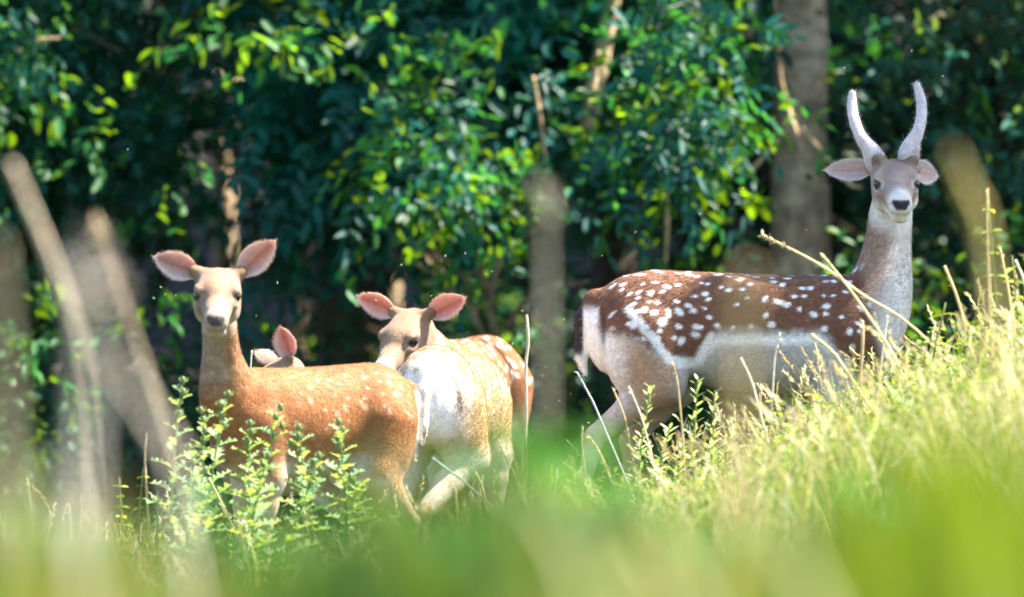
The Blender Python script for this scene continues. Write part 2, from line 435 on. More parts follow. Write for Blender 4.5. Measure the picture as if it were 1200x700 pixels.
def build_woods():
    # tree whose straight trunk stands behind the buck
    b = P(936, 330, 7.0); tp = P(942, -900, 7.0)
    tree('ash_tree', 'tree with a straight grey-brown trunk rising behind the buck', 'tree', (b[0], 7.0), tp, .105,
         [([P(940, -60, 7), P(985, -160, 6.6), P(1100, -300, 6.0)], [.05, .035, .012]), ([P(938, 60, 7), P(880, 40, 6.8), P(800, -20, 6.2), P(770, 40, 5.6)], [.035, .025, .016, .006]),
          ([P(940, -200, 7), P(860, -330, 6.6), P(700, -450, 5.8)], [.05, .03, .012])],
         [clumps(.2, 1.1, 4.8, 6.0, 1.6, 2.6, 18, 22, .085, 'broad'), clumps(.35, 1.0, 4.7, 5.4, 1.3, 2.2, 16, 22, .08, 'pinnate'),
          clumps(0, 4.0, 5.0, 9.0, 3.2, 6.5, 190, 22, .16, 'canopy')], TEAL, bark=(.44, .33, .22))
    # left
    tree('hazel_tree', 'leafy dark tree filling the far left of the wood edge', 'tree', (-2.2, 7.2), P(-60, -700, 7.2), .10,
         [([P(0, 100, 7.2), P(60, 30, 6.5), P(140, 60, 6)], [.03, .02, .006])],
         [clumps(-3.6, -1.0, 5.4, 7.0, .75, 2.75, 70, 24, .060, 'broad'), clumps(-4.2, -.8, 6.4, 8.0, .3, 2.8, 85, 20, .07, 'broad'),
          clumps(-5.5, -.5, 4.8, 9.5, 3.2, 6.4, 210, 22, .16, 'canopy')], (.005, .084, .060))
    # centre-left with compound leaves
    tree('elder_tree', 'tree with long drooping compound leaves above the two does', 'tree', (-.75, 7.6), P(430, -700, 7.6), .09,
         [([P(450, 120, 7.6), P(420, 40, 6.8), P(360, 60, 6.0)], [.03, .02, .006]), ([P(455, 150, 7.6), P(520, 60, 6.6), P(560, 120, 5.8)], [.025, .016, .005])],
         [clumps(-1.35, .35, 5.3, 6.4, 1.1, 2.75, 46, 15, .10, 'pinnate'), clumps(-1.6, .4, 6.4, 7.8, .6, 2.8, 62, 14, .09, 'pinnate'),
          clumps(-2.5, 2.5, 4.6, 9.5, 3.3, 6.6, 210, 22, .16, 'canopy')], TEAL)
    # centre
    tree('maple_tree', 'broadleaf tree with low sprays hanging over the gap between does and buck', 'tree', (.45, 8.4), P(715, -700, 8.4), .08,
         [([P(690, 110, 8.2), P(660, 40, 7.4), P(620, 80, 6.2)], [.03, .02, .006]), ([P(700, 150, 8.2), P(760, 90, 7.0), P(800, 110, 5.6)], [.025, .016, .005])],
         [clumps(-.2, 1.1, 5.6, 7.2, 1.45, 2.7, 26, 20, .085, 'broad'), clumps(-.3, 1.3, 7.2, 9.0, 1.1, 2.9, 60, 18, .08, 'broad'),
          clumps(-.45, .0, 4.9, 5.4, 1.15, 1.5, 7, 14, .065, 'broad'),
          clumps(1.5, 6, 4.0, 9.0, 3.6, 7.0, 200, 22, .16, 'canopy')], (.0035, .092, .070))
    # right
    tree('hawthorn_tree', 'dark dense tree behind the buck\'s head at the right edge', 'tree', (2.0, 7.4), P(1170, -700, 7.4), .10,
         [([P(1165, 100, 7.4), P(1120, 20, 6.6), P(1050, 40, 6.0)], [.03, .02, .006])],
         [clumps(1.3, 3.4, 5.6, 7.2, .6, 2.7, 58, 22, .06, 'broad'), clumps(1.2, 4.2, 6.6, 8.4, .1, 2.8, 80, 18, .065, 'broad'),
          clumps(3.5, 9, 4.6, 10, 3.4, 7.0, 260, 22, .17, 'canopy')], (.006, .060, .040))
    # bough over the buck: an oak to the right, out of the frame, whose crown shades him
    tree('oak_tree', 'oak standing beyond the right edge whose crown shades the buck', 'tree', (6.6, 3.6), np.array([6.0, 3.3, 8.0]), .22,
         [([np.array([6.4, 3.5, 4.2]), np.array([5.2, 2.8, 5.6]), np.array([3.6, 2.2, 6.6])], [.1, .07, .02])],
         [clumps(3.0, 6.6, .75, 3.4, 5.4, 7.4, 190, 26, .16, 'canopy'), clumps(5, 8, 1.6, 5.5, 5.5, 9, 120, 22, .16, 'canopy')], MID)
    # rows behind, closing the view
    for i, (x, y) in enumerate([(-4.2, 11.5), (-2.4, 12.3), (-.8, 11.2), (.9, 12.0), (2.6, 11.4), (4.4, 12.2)]):
        words = ['far left corner', 'left', 'middle left', 'middle right', 'right', 'far right corner'][i]
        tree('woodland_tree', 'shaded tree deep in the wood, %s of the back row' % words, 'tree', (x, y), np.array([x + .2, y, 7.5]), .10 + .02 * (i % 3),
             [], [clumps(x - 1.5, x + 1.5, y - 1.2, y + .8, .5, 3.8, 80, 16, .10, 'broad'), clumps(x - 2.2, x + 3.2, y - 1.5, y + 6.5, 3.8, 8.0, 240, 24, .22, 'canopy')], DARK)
build_woods()

# ------------------------------------------------------------------ deer
class Field:
    """signed-distance grid; primitives are blended in with a smooth minimum"""
    def __init__(s, lo, hi, h):
        s.lo = np.asarray(lo, float); s.h = h
        s.n = np.ceil((np.asarray(hi, float) - s.lo) / h).astype(int) + 1
        s.D = np.full(s.n, .25, np.float32)
    def add(s, fn, bmin, bmax, k):
        m = .06 + k
        i0 = np.clip(np.floor((np.asarray(bmin) - m - s.lo) / s.h).astype(int), 0, s.n)
        i1 = np.clip(np.ceil((np.asarray(bmax) + m - s.lo) / s.h).astype(int) + 1, 0, s.n)
        if (i1 <= i0).any(): return
        X = (s.lo[0] + s.h * np.arange(i0[0], i1[0]))[:, None, None]
        Y = (s.lo[1] + s.h * np.arange(i0[1], i1[1]))[None, :, None]
        Z = (s.lo[2] + s.h * np.arange(i0[2], i1[2]))[None, None, :]
        d = fn(X, Y, Z)
        sl = tuple(slice(a, b) for a, b in zip(i0, i1))
        a = s.D[sl]
        h = np.maximum(k - np.abs(a - d), 0) / k
        s.D[sl] = np.minimum(a, d) - h * h * k * .25
    def cone(s, a, b, r1, r2, k=.03):
        a = np.asarray(a, float); b = np.asarray(b, float); ba = b - a; L = ba @ ba + 1e-9
        def fn(X, Y, Z):
            px, py, pz = X - a[0], Y - a[1], Z - a[2]
            t = np.clip((px * ba[0] + py * ba[1] + pz * ba[2]) / L, 0, 1)
            return np.sqrt((px - t * ba[0]) ** 2 + (py - t * ba[1]) ** 2 + (pz - t * ba[2]) ** 2) - (r1 + (r2 - r1) * t)
        r = max(r1, r2)
        s.add(fn, np.minimum(a, b) - r, np.maximum(a, b) + r, k)
    def ell(s, c, r, B=np.eye(3), k=.03):
        c = np.asarray(c, float); r = np.asarray(r, float)
        def fn(X, Y, Z):
            p = [X - c[0], Y - c[1], Z - c[2]]
            q = [B[i][0] * p[0] + B[i][1] * p[1] + B[i][2] * p[2] for i in range(3)]
            k0 = np.sqrt(sum((q[i] / r[i]) ** 2 for i in range(3)))
            k1 = np.sqrt(sum((q[i] / r[i] ** 2) ** 2 for i in range(3))) + 1e-9
            return k0 * (k0 - 1) / k1
        R = r.max(); s.add(fn, c - R, c + R, k)
    def loft(s, st, k=.05, sx=1.0):
        st = np.asarray(st, float); xs = st[:, 0]
        fx = np.linspace(xs[0], xs[-1], 200)
        def smooth(col):
            v = np.interp(fx, xs, st[:, col]); ker = np.hanning(15); ker /= ker.sum()
            return np.convolve(np.pad(v, 7, mode='edge'), ker, 'valid')
        top, bot, w = smooth(1), smooth(2), smooth(3)
        def fn(X, Y, Z):
            x = np.clip(X[:, 0, 0], xs[0], xs[-1])
            t = np.interp(x, fx, top)[:, None, None]; b = np.interp(x, fx, bot)[:, None, None]; ww = np.interp(x, fx, w)[:, None, None]
            zc, hh = (t + b) / 2, (t - b) / 2
            q = np.sqrt((np.abs(Y / ww)) ** 2 + ((Z - zc) / hh) ** 2)
            d = (q - 1) * np.minimum(ww, hh)
            dx = np.abs(X - np.clip(X, xs[0], xs[-1]))
            return np.where(dx > 0, np.sqrt(np.maximum(d, 0) ** 2 + dx ** 2), d)
        s.add(fn, [xs[0], -w.max(), bot.min()], [xs[-1], w.max(), top.max()], k)
    def surface(s):
        """surface nets"""
        D = s.D; inside = D < 0
        nx, ny, nz = D.shape
        cs = np.zeros((nx - 1, ny - 1, nz - 1), np.int8)
        for dx in (0, 1):
            for dy in (0, 1):
                for dz in (0, 1):
                    cs += inside[dx:nx - 1 + dx, dy:ny - 1 + dy, dz:nz - 1 + dz]
        act = (cs > 0) & (cs < 8)
        I = np.argwhere(act)
        idx = np.full(act.shape, -1, np.int64); idx[act] = np.arange(len(I))
        acc = np.zeros((len(I), 3)); cnt = np.zeros(len(I))
        corners = [(a, b, c) for a in (0, 1) for b in (0, 1) for c in (0, 1)]
        for ca in corners:
            for ax in range(3):
                if ca[ax] == 1: continue
                cb = list(ca); cb[ax] = 1
                va = D[I[:, 0] + ca[0], I[:, 1] + ca[1], I[:, 2] + ca[2]]; vb = D[I[:, 0] + cb[0], I[:, 1] + cb[1], I[:, 2] + cb[2]]
                cr = (va < 0) != (vb < 0)
                t = va[cr] / (va[cr] - vb[cr])
                p = np.tile(np.array(ca, float), (cr.sum(), 1)); p[:, ax] += t
                acc[cr] += p; cnt[cr] += 1
        V = s.lo + s.h * (I + acc / cnt[:, None])
        quads = []
        for ax in range(3):
            o1, o2 = [(1, 2), (2, 0), (0, 1)][ax]
            sh = [slice(1, n - 1) for n in D.shape]; sh[ax] = slice(0, D.shape[ax] - 1)
            a = inside[tuple(sh)]
            sh2 = list(sh); sh2[ax] = slice(1, D.shape[ax]); b = inside[tuple(sh2)]
            E = np.argwhere(a != b)
            flip = a[tuple(E.T)]
            E = E + np.array([1 if i != ax else 0 for i in range(3)])
            def cell(u, v):
                q = E.copy(); q[:, o1] -= u; q[:, o2] -= v
                return idx[q[:, 0], q[:, 1], q[:, 2]]
            q = np.stack([cell(1, 1), cell(0, 1), cell(0, 0), cell(1, 0)], 1)
            q[~flip] = q[~flip][:, ::-1]
            quads.append(q)
        Q = np.concatenate(quads); Q = Q[(Q >= 0).all(1)]
        # light smoothing
        e = np.concatenate([Q[:, [0, 1]], Q[:, [1, 2]], Q[:, [2, 3]], Q[:, [3, 0]]])
        for _ in range(2):
            a2 = np.zeros_like(V); c2 = np.zeros(len(V))
            np.add.at(a2, e[:, 0], V[e[:, 1]]); np.add.at(c2, e[:, 0], 1)
            np.add.at(a2, e[:, 1], V[e[:, 0]]); np.add.at(c2, e[:, 1], 1)
            V = .5 * V + .5 * a2 / np.maximum(c2, 1)[:, None]
        return V, Q

def vnormals(V, Q):
    n = np.cross(V[Q[:, 2]] - V[Q[:, 0]], V[Q[:, 3]] - V[Q[:, 1]])
    N = np.zeros_like(V)
    for k in range(4): np.add.at(N, Q[:, k], n)
    return norm(N)

def vnoise(p, f, seed=0):
    """cheap smooth noise in about -1..1"""
    r = np.random.default_rng(seed); o = 0
    for a in range(5):
        d = r.normal(size=3) * f * (1 + .5 * a); o = o + np.sin(p @ d + r.random() * 6.28) / (1 + .4 * a)
    return o / 2.6

TORSO = [(-.205, .80, .64, .045), (-.17, .835, .575, .092), (-.09, .885, .54, .132), (.02, .908, .53, .152), (.15, .902, .535, .142), (.30, .895, .495, .160),
         (.45, .890, .484, .164), (.58, .890, .476, .156), (.70, .893, .472, .138), (.80, .865, .50, .108), (.865, .80, .57, .065)]

def default_legs():
    L = {}
    for s in (1, -1):
        n = 'l' if s > 0 else 'r'
        L['h' + n] = [(0.0, .082 * s, .70), (.085, .10 * s, .52), (-.135, .09 * s, .335), (-.105, .088 * s, .10), (-.075, .088 * s, .035)]
        L['f' + n] = [(.69, .085 * s, .68), (.655, .10 * s, .50), (.69, .09 * s, .28), (.685, .088 * s, .09), (.71, .088 * s, .035)]
    return L
HR = [.105, .072, .033, .0195, .021]
FR = [.085, .055, .030, .0185, .020]

def smoothpath(a, b, ta, tb, n=9):
    t = np.linspace(0, 1, n)[:, None]
    return (2 * t**3 - 3 * t**2 + 1) * a + (t**3 - 2 * t**2 + t) * ta + (-2 * t**3 + 3 * t**2) * b + (t**3 - t**2) * tb

def head_frame(f, u):
    f = norm(f); s = norm(np.cross(u, f)); u = np.cross(f, s)      # s points to the animal's left
    return f, s, u

def ear_mesh(length, width, col_out, col_in, col_rim, cup=.5):
    """cupped leaf-shaped ear along +Z, opening towards -Y; inner and outer skin"""
    nu, nv = 16, 11
    u = np.linspace(0, 1, nu)
    prof = np.interp(u, [0, .1, .25, .45, .62, .78, .9, .97, 1], [.40, .58, .88, 1.0, .92, .68, .43, .24, .10]) * width / 2
    V, C = [], []
    for layer in (0, 1):
        for i in range(nu):
            for j in range(nv):
                v = -1 + 2 * j / (nv - 1)
                curl = cup * (1.9 - 1.25 * u[i])
                ang = v * curl * 1.1
                R = prof[i] / max(math.sin(min(curl * 1.1, 1.5)), .3)
                x = R * math.sin(ang)
                y = R * (math.cos(curl * 1.1) - math.cos(ang)) + (.004 if layer else 0) * (1 - abs(v) ** 4)
                y2 = -y if True else y
                z = length * u[i] * (1 - .05 * v * v)
                V.append((x, y2 * .8 + (.0035 if layer else 0), z))
                rim = max(abs(v) ** 3.5, float(sstep(.84, .97, u[i])))
                if layer: c = np.array(col_out) * (1 - .35 * rim) + np.array(col_rim) * .35 * rim
                else:
                    mid = np.exp(-((v - .1) ** 2) / .30) * sstep(.0, .25, u[i])
                    base = np.array(col_in) * mid + np.array(col_rim) * .75 * (1 - mid)
                    streak = .5 + .5 * math.sin(j * 2.4 + u[i] * 3)
                    base = base * (1 - .25 * streak * mid)
                    c = base * (1 - rim) + np.array(col_rim) * rim
                C.append(c)
    V = np.array(V); C = np.array(C)
    n = nu * nv; F = []
    for i in range(nu - 1):
        for j in range(nv - 1):
            a = i * nv + j
            F.append((a, a + 1, a + nv + 1, a + nv)); F.append((n + a + 1, n + a, n + a + nv, n + a + nv + 1))
    for i in range(nu - 1):
        for j in (0, nv - 1):
            a = i * nv + j; q = (a, a + nv, n + a + nv, n + a)
            F.append(q if j == 0 else q[::-1])
    for j in range(nv - 1):
        a = (nu - 1) * nv + j; F.append((a, a + 1, n + a + 1, n + a))
    # fine hairs round the rim and inside the cup
    G = Geo(); G.add(V, [np.array(F)], C)
    pick = rng.integers(0, n, 160)
    rimp = np.array([i * nv + j for i in range(2, nu - 1) for j in (0, nv - 1)] * 9)
    k_ = rng.random((len(rimp), 1))
    pv = np.vstack([V[pick], V[rimp] * (1 - k_) + V[rimp + nv] * k_])
    pick = np.concatenate([pick, rimp])
    d = norm(np.stack([pv[:, 0] * 8, -.25 + .3 * rng.normal(size=len(pick)), .9 + .2 * rng.normal(size=len(pick))], 1))
    leaves(G, pv + .002 * rng.normal(size=pv.shape), d, rand_unit(len(pick)), (.003 + .005 * rng.random(len(pick))), .0011 * np.ones(len(pick)), np.broadcast_to(np.array(col_rim) * .95, (len(pick), 3)), six=False, droop=0)
    return G.mesh('ear', M_EAR)

def sphere_mesh(name, r, mat, col=(.02, .01, .01), n=14):
    V = [(0, 0, r)]; F = []
    for i in range(1, n):
        th = math.pi * i / n
        for j in range(2 * n): V.append((r * math.sin(th) * math.cos(math.pi * j / n), r * math.sin(th) * math.sin(math.pi * j / n), r * math.cos(th)))
    V.append((0, 0, -r)); m = 2 * n; T = []
    for j in range(m): T.append((0, 1 + j, 1 + (j + 1) % m)); T.append((len(V) - 1, 1 + (n - 2) * m + (j + 1) % m, 1 + (n - 2) * m + j))
    for i in range(n - 2):
        for j in range(m): F.append((1 + i * m + j, 1 + (i + 1) * m + j, 1 + (i + 1) * m + (j + 1) % m, 1 + i * m + (j + 1) % m))
    return mesh_np(name, np.array(V), [np.array(F), np.array(T)], np.broadcast_to(col, (len(V), 3)), True, mat)

def hoof_mesh(sc_):
    G = Geo()
    for s in (-1, 1):
        o = np.array([[-.018, s * .003, .05], [.012, s * .003, .05], [.012, s * .016, .05], [-.018, s * .017, .05],
                      [-.026, s * .003, 0], [.042, s * .004, 0], [.026, s * .021, 0], [-.024, s * .023, 0]]) * sc_
        f = np.array([(0, 1, 2, 3), (4, 7, 6, 5), (0, 4, 5, 1), (1, 5, 6, 2), (2, 6, 7, 3), (3, 7, 4, 0)])
        G.add(o, [f if s > 0 else f[:, ::-1]], (.03, .026, .022))
    return G.mesh('hoof', M_HORN, False)

def make_deer(name, label, loc, forward, S, lenf, neck, head, coat, group=None, legs=None, voxel=.007, hs=1.3, ears=(), antlers=(), neck_r=(.13, .085, .068), tail=True, furn=42000, fur_len=.0125, seed=1, eyes=True, sag=(.12, .12)):
    """loc: world place of the hips on the ground; forward: world heading; head: (world skull centre, nose direction, up)"""
    loc = np.asarray(loc, float)
    fw = norm(np.array([forward[0], forward[1], 0.0])); lf = np.array([-fw[1], fw[0], 0])
    R = np.stack([fw, lf, [0, 0, 1]])            # world -> local rows
    W2L = lambda p: R @ (np.asarray(p, float) - loc)
    D2L = lambda d: R @ np.asarray(d, float)
    hc = W2L(head[0]); f, s, u = head_frame(D2L(head[1]), D2L(head[2]))
    B = np.stack([f, s, u])
    sx = np.array([S * lenf, S, S])
    lg = {k: [np.array(p) * sx for p in v] for k, v in default_legs().items()}
    if legs:
        for k, v in legs.items(): lg[k] = [np.array(p) * sx for p in v]
    H = lambda a, b, c: hc + hs * (a * f + b * s + c * u)
    nb = np.array(neck) * sx                      # neck base inside the chest
    nend = H(-.035, 0, -.045)
    # neck path, leaves the chest upward/forward and enters the skull from behind/below
    dist = np.linalg.norm(nend - nb)
    npath = smoothpath(nb, nend, np.array([.45, 0, .9]) * dist * .9, norm(u * .75 + f * .35 + (nend - nb) / dist) * dist * .7, 10)
    allp = np.vstack([npath, [H(.25, 0, -.05), H(-.1, 0, .1)], *[np.array(v) for v in lg.values()], [[-.26 * S * lenf, -.2 * S, 0], [.9 * S * lenf, .2 * S, .93 * S]]])
    F = Field(allp.min(0) - .09, allp.max(0) + .09, voxel)
    st = np.array(TORSO); st[:, 0] *= S * lenf; st[:, 1:] *= S
    F.loft(st, .05)
    for k, v in lg.items():
        rr = np.array(HR if k[0] == 'h' else FR) * S
        sg = 1 if v[0][1] > 0 else -1
        if k[0] == 'h':
            F.ell(v[0] + np.array([-.015, .0, -.06]) * S, np.array([.125 * lenf, .079, .175]) * S, k=.035)
            F.ell((np.array(v[0]) + v[1]) / 2 + np.array([.02, 0.01 * sg, -.0]) * S, np.array([.09 * lenf, .055, .12]) * S, k=.05)
        else:
            F.ell(v[0] + np.array([.0, -.005 * sg, -.02]) * S, np.array([.095 * lenf, .064, .17]) * S, k=.03)
        for i in range(4):
            r1, r2 = rr[i], rr[i + 1]
            if i == 1:
                m = v[1] + (v[2] - v[1]) * .45; rm = r1 * .5 + r2 * .42
                F.cone(v[1], m, r1, rm, .03); F.cone(m, v[2], rm, r2, .02)
            else: F.cone(v[i], v[i + 1], r1, r2, .03 if i == 0 else .012)
    rn = np.interp(np.linspace(0, 1, 10), [0, .25, .6, 1], [neck_r[0] * 1.12, neck_r[0], neck_r[1], neck_r[2]])
    for i in range(9): F.cone(npath[i], npath[i + 1], rn[i], rn[i + 1], .045)
    # head
    h = hs
    F.ell(H(-.008, 0, -.004), np.array([.078, .057, .056]) * h, B, .03)
    F.ell(H(.045, 0, .006), np.array([.060, .051, .041]) * h, B, .02)                     # forehead
    F.cone(H(.04, 0, -.012), H(.125, 0, -.022), .046 * h, .031 * h, .02)                   # nose bridge
    F.cone(H(.11, 0, -.022), H(.172, 0, -.030), .031 * h, .0265 * h, .015)
    F.ell(H(.176, 0, -.030), np.array([.020, .0285, .0255]) * h, B, .012)                  # muzzle
    F.cone(H(.0, 0, -.045), H(.145, 0, -.056), .040 * h, .0185 * h, .015)                  # jaw
    F.ell(H(.160, 0, -.060), np.array([.022, .024, .015]) * h, B, .016)                    # chin
    for e in (1, -1):
        F.ell(H(.03, .034 * e, -.035), np.array([.05, .022, .033]) * h, B, .02)            # cheek
        F.ell(H(.060, .043 * e, .020), np.array([.026, .013, .012]) * h, B, .012)          # brow
        F.ell(H(.070, .040 * e, -.012), np.array([.030, .012, .012]) * h, B, .012)         # cheek bone
        F.cone(H(-.03, .036 * e, .03 if not antlers else .022), H(-.034, .056 * e, .038 if not antlers else .026), .020 * h, .016 * h, .015)  # ear root
        if antlers: F.cone(H(-.0, .030 * e, .030), H(-.004, .043 * e, .054), .021 * h, .0195 * h, .015)
    if tail:
        F.cone(np.array([-.18, 0, .81]) * sx, np.array([-.220, 0, .745]) * sx, .030 * S, .025 * S, .03)
        F.cone(np.array([-.220, 0, .745]) * sx, np.array([-.226, 0, .62]) * sx, .026 * S, .021 * S, .015)
        F.cone(np.array([-.226, 0, .62]) * sx, np.array([-.208, 0, .555]) * sx, .021 * S, .008 * S, .01)
    V, Q = F.surface()
    N = vnormals(V, Q)
    q = V / sx                                                   # body-normalised coordinates
    hp = (V - hc) @ B.T / hs                                      # head coordinates
    # weights
    dn = np.linalg.norm(V[:, None, :] - npath[None, 2:, :], axis=2) - rn[2:][None, :]
    ni = dn.argmin(1); w_neck = 1 - sstep(.0, .05, dn.min(1))
    w_neck = np.maximum(w_neck * sstep(1, 3.5, ni + 1.0), 0)
    w_head = (1 - sstep(.085, .125, np.linalg.norm((hp - np.array([.05, 0, -.015])) * np.array([.62, 1, 1]), axis=1)))
    col = coat(q, N, hp, w_neck, w_head, ni / 7.0)
    # face markings shared by all: dark nose pad, mouth line, pale chin, rims of the eyes
    def paint(mask, c):
        mask = np.clip(mask, 0, 1)[:, None]
        col[:] = col * (1 - mask) + np.asarray(c) * mask
    hx, hy, hz = hp.T
    inh = (np.abs(hy) < .1) & (hx > -.05) & (np.abs(hz) < .12)
    muz = sstep(.125, .155, hx) * inh
    paint(muz * .7, np.array(coat.muzzle))
    paint(sstep(-.043, -.055, hz) * sstep(.06, .1, hx) * inh * .8, np.array(coat.muzzle))
    nosepad = sstep(.184, .190, hx + .15 * np.clip(hz + .03, -1, 1)) * sstep(-.040, -.034, hz) * inh
    paint(nosepad * sstep(.004, -.002, np.abs(hy) - .021 * np.clip((hz + .050) / .028, .2, 1)) * sstep(-.010, -.015, hz), np.array(coat.nose))
    paint(np.exp(-((hz + .0465) / .0035) ** 2) * sstep(.12, .14, hx) * inh * .35, (.10, .06, .045))
    for e in (1, -1):
        de = np.linalg.norm((hp - np.array([.066, .047 * e, .004])) * np.array([.8, 1, 1.25]), axis=1)
        paint((1 - sstep(.020, .032, de)) * .45 * inh, np.array(coat.muzzle) * .95)
        paint((1 - sstep(.015, .0215, de)) * inh, (.035, .022, .016))
        dt = np.linalg.norm((hp - np.array([.085, .041 * e, -.006])) * np.array([.7, 1, 1.6]), axis=1)
        paint((1 - sstep(.006, .012, dt)) * .7 * inh, (.07, .045, .035))
    col = np.clip(col, .005, .95)
    L2W = R.T
    root = thing(name, label, 'deer', loc, group)
    root.rotation_euler = (0, 0, math.atan2(fw[1], fw[0]))
    body = obj('body', mesh_np('body', V, [Q], col, True, M_COAT), root)
    # fur: short strands lying along the coat
    tri_a = np.linalg.norm(np.cross(V[Q[:, 2]] - V[Q[:, 0]], V[Q[:, 3]] - V[Q[:, 1]]), axis=1)
    pick = rng.choice(len(Q), furn, p=tri_a / tri_a.sum())
    a, b = rng.random((2, furn))
    qa = Q[pick]
    W4 = np.stack([(1 - a) * (1 - b), a * (1 - b), a * b, (1 - a) * b], 1)[..., None]
    fp = (V[qa] * W4).sum(1); fn_ = norm((N[qa] * W4).sum(1)); fc = (col[qa] * W4).sum(1)
    wn_ = (w_neck[qa] * W4[..., 0]).sum(1)[:, None]; wh_ = (w_head[qa] * W4[..., 0]).sum(1)[:, None]
    ndir = norm(np.gradient(npath, axis=0))[2:][ni[qa[:, 0]]]
    flow = np.array([-1.0, 0, -.45]) * np.ones((furn, 3))
    low = sstep(.55, .40, fp[:, 2] / S)[:, None]
    flow = flow * (1 - low) + np.array([-.15, 0, -1]) * low
    flow = flow * (1 - wn_) - ndir * wn_
    flow = flow * (1 - wh_) + (-f - .2 * u) * wh_
    flow = norm(flow + .28 * rng.normal(size=flow.shape))
    tan = norm(flow - (flow * fn_).sum(1)[:, None] * fn_)
    d = norm(tan + fn_ * (.22 + .14 * rng.random((furn, 1))))
    ln = fur_len * (.6 + .8 * rng.random(furn)) * (1 - .62 * wh_[:, 0]) * (1 - .4 * low[:, 0]) * (1 + .35 * wn_[:, 0] * (1 - wh_[:, 0]))
    skip = (fc.max(1) < .035)
    ln[skip] *= .3
    wd = .0030 * np.ones(furn)
    sd = norm(np.cross(d, fn_))
    tip = fp + d * ln[:, None]
    FV = np.stack([fp - sd * wd[:, None] * .5 - fn_ * .001, fp + sd * wd[:, None] * .5 - fn_ * .001, tip], 1).reshape(-1, 3)
    FT = np.arange(furn * 3).reshape(-1, 3)
    fcol = np.repeat(np.clip(fc * (1 + .13 * rng.normal(size=(furn, 1))), .004, .95), 3, axis=0)
    fm = mesh_np('fur', FV, [FT], fcol, True, M_FUR)
    fm.normals_split_custom_set_from_vertices(np.repeat(fn_, 3, axis=0).tolist())
    fo = obj('fur', fm, root); fo['kind'] = 'stuff'
    # eyes
    if eyes:
        for e in (1, -1):
            eo = obj('eye', sphere_mesh('eye', (.0150 if not antlers else .0140) * hs, M_EYE), root)
            eo.location = H(.064, .0425 * e, .004)
    # ears: (side, tip direction in head frame, opening direction in head frame, length, width)
    for (e, tipd, opend, ln_, wd_) in ears:
        z = norm(tipd[0] * f + tipd[1] * s + tipd[2] * u)
        o_ = opend[0] * f + opend[1] * s + opend[2] * u
        y = norm(-(o_ - (o_ @ z) * z)); x = np.cross(y, z)
        em = ear_mesh(ln_, wd_, coat.ear_out, coat.ear_in, coat.ear_rim)
        eo = obj('ear', em, root)
        eo.matrix_local = Matrix(((x[0], y[0], z[0], 0), (x[1], y[1], z[1], 0), (x[2], y[2], z[2], 0), (0, 0, 0, 1)))
        eo.location = H(-.030, .050 * e, .034 if not antlers else .024)
    for pts, rad in antlers:
        G = Geo()
        lp = [W2L(p) for p in pts[0]]
        tube(G, lp, rad, 14, (.50, .44, .45), n=30, rough=.02, colvar=.05)
        for extra in pts[1:]:
            tube(G, [W2L(p) for p in extra[0]], extra[1], 10, (.50, .44, .45), n=8, rough=.03, colvar=.05)
        am = G.mesh('antler', M_VELVET)
        av = np.empty(len(am.vertices) * 3); am.vertices.foreach_get('co', av); av = av.reshape(-1, 3)
        an = np.empty(len(am.vertices) * 3); am.vertices.foreach_get('normal', an); an = an.reshape(-1, 3)
        k = rng.integers(0, len(av), 2200)
        fz = av[k] + .004 * rng.normal(size=(2200, 3))
        leaves(G, fz, an[k] + .5 * rng.normal(size=(2200, 3)) + np.array([0, 0, .4]), rand_unit(2200), (.004) * np.ones(2200), .0014 * np.ones(2200), np.broadcast_to((.52, .45, .43), (2200, 3)), six=False, droop=0)
        obj('antler', G.mesh('antler', M_VELVET), root)
    hm = hoof_mesh(S)
    for k, v in lg.items():
        ho = obj('hoof', hm, root); ho.location = np.array([v[4][0], v[4][1], max(0.0, v[4][2] - .035 * S)])
    return root

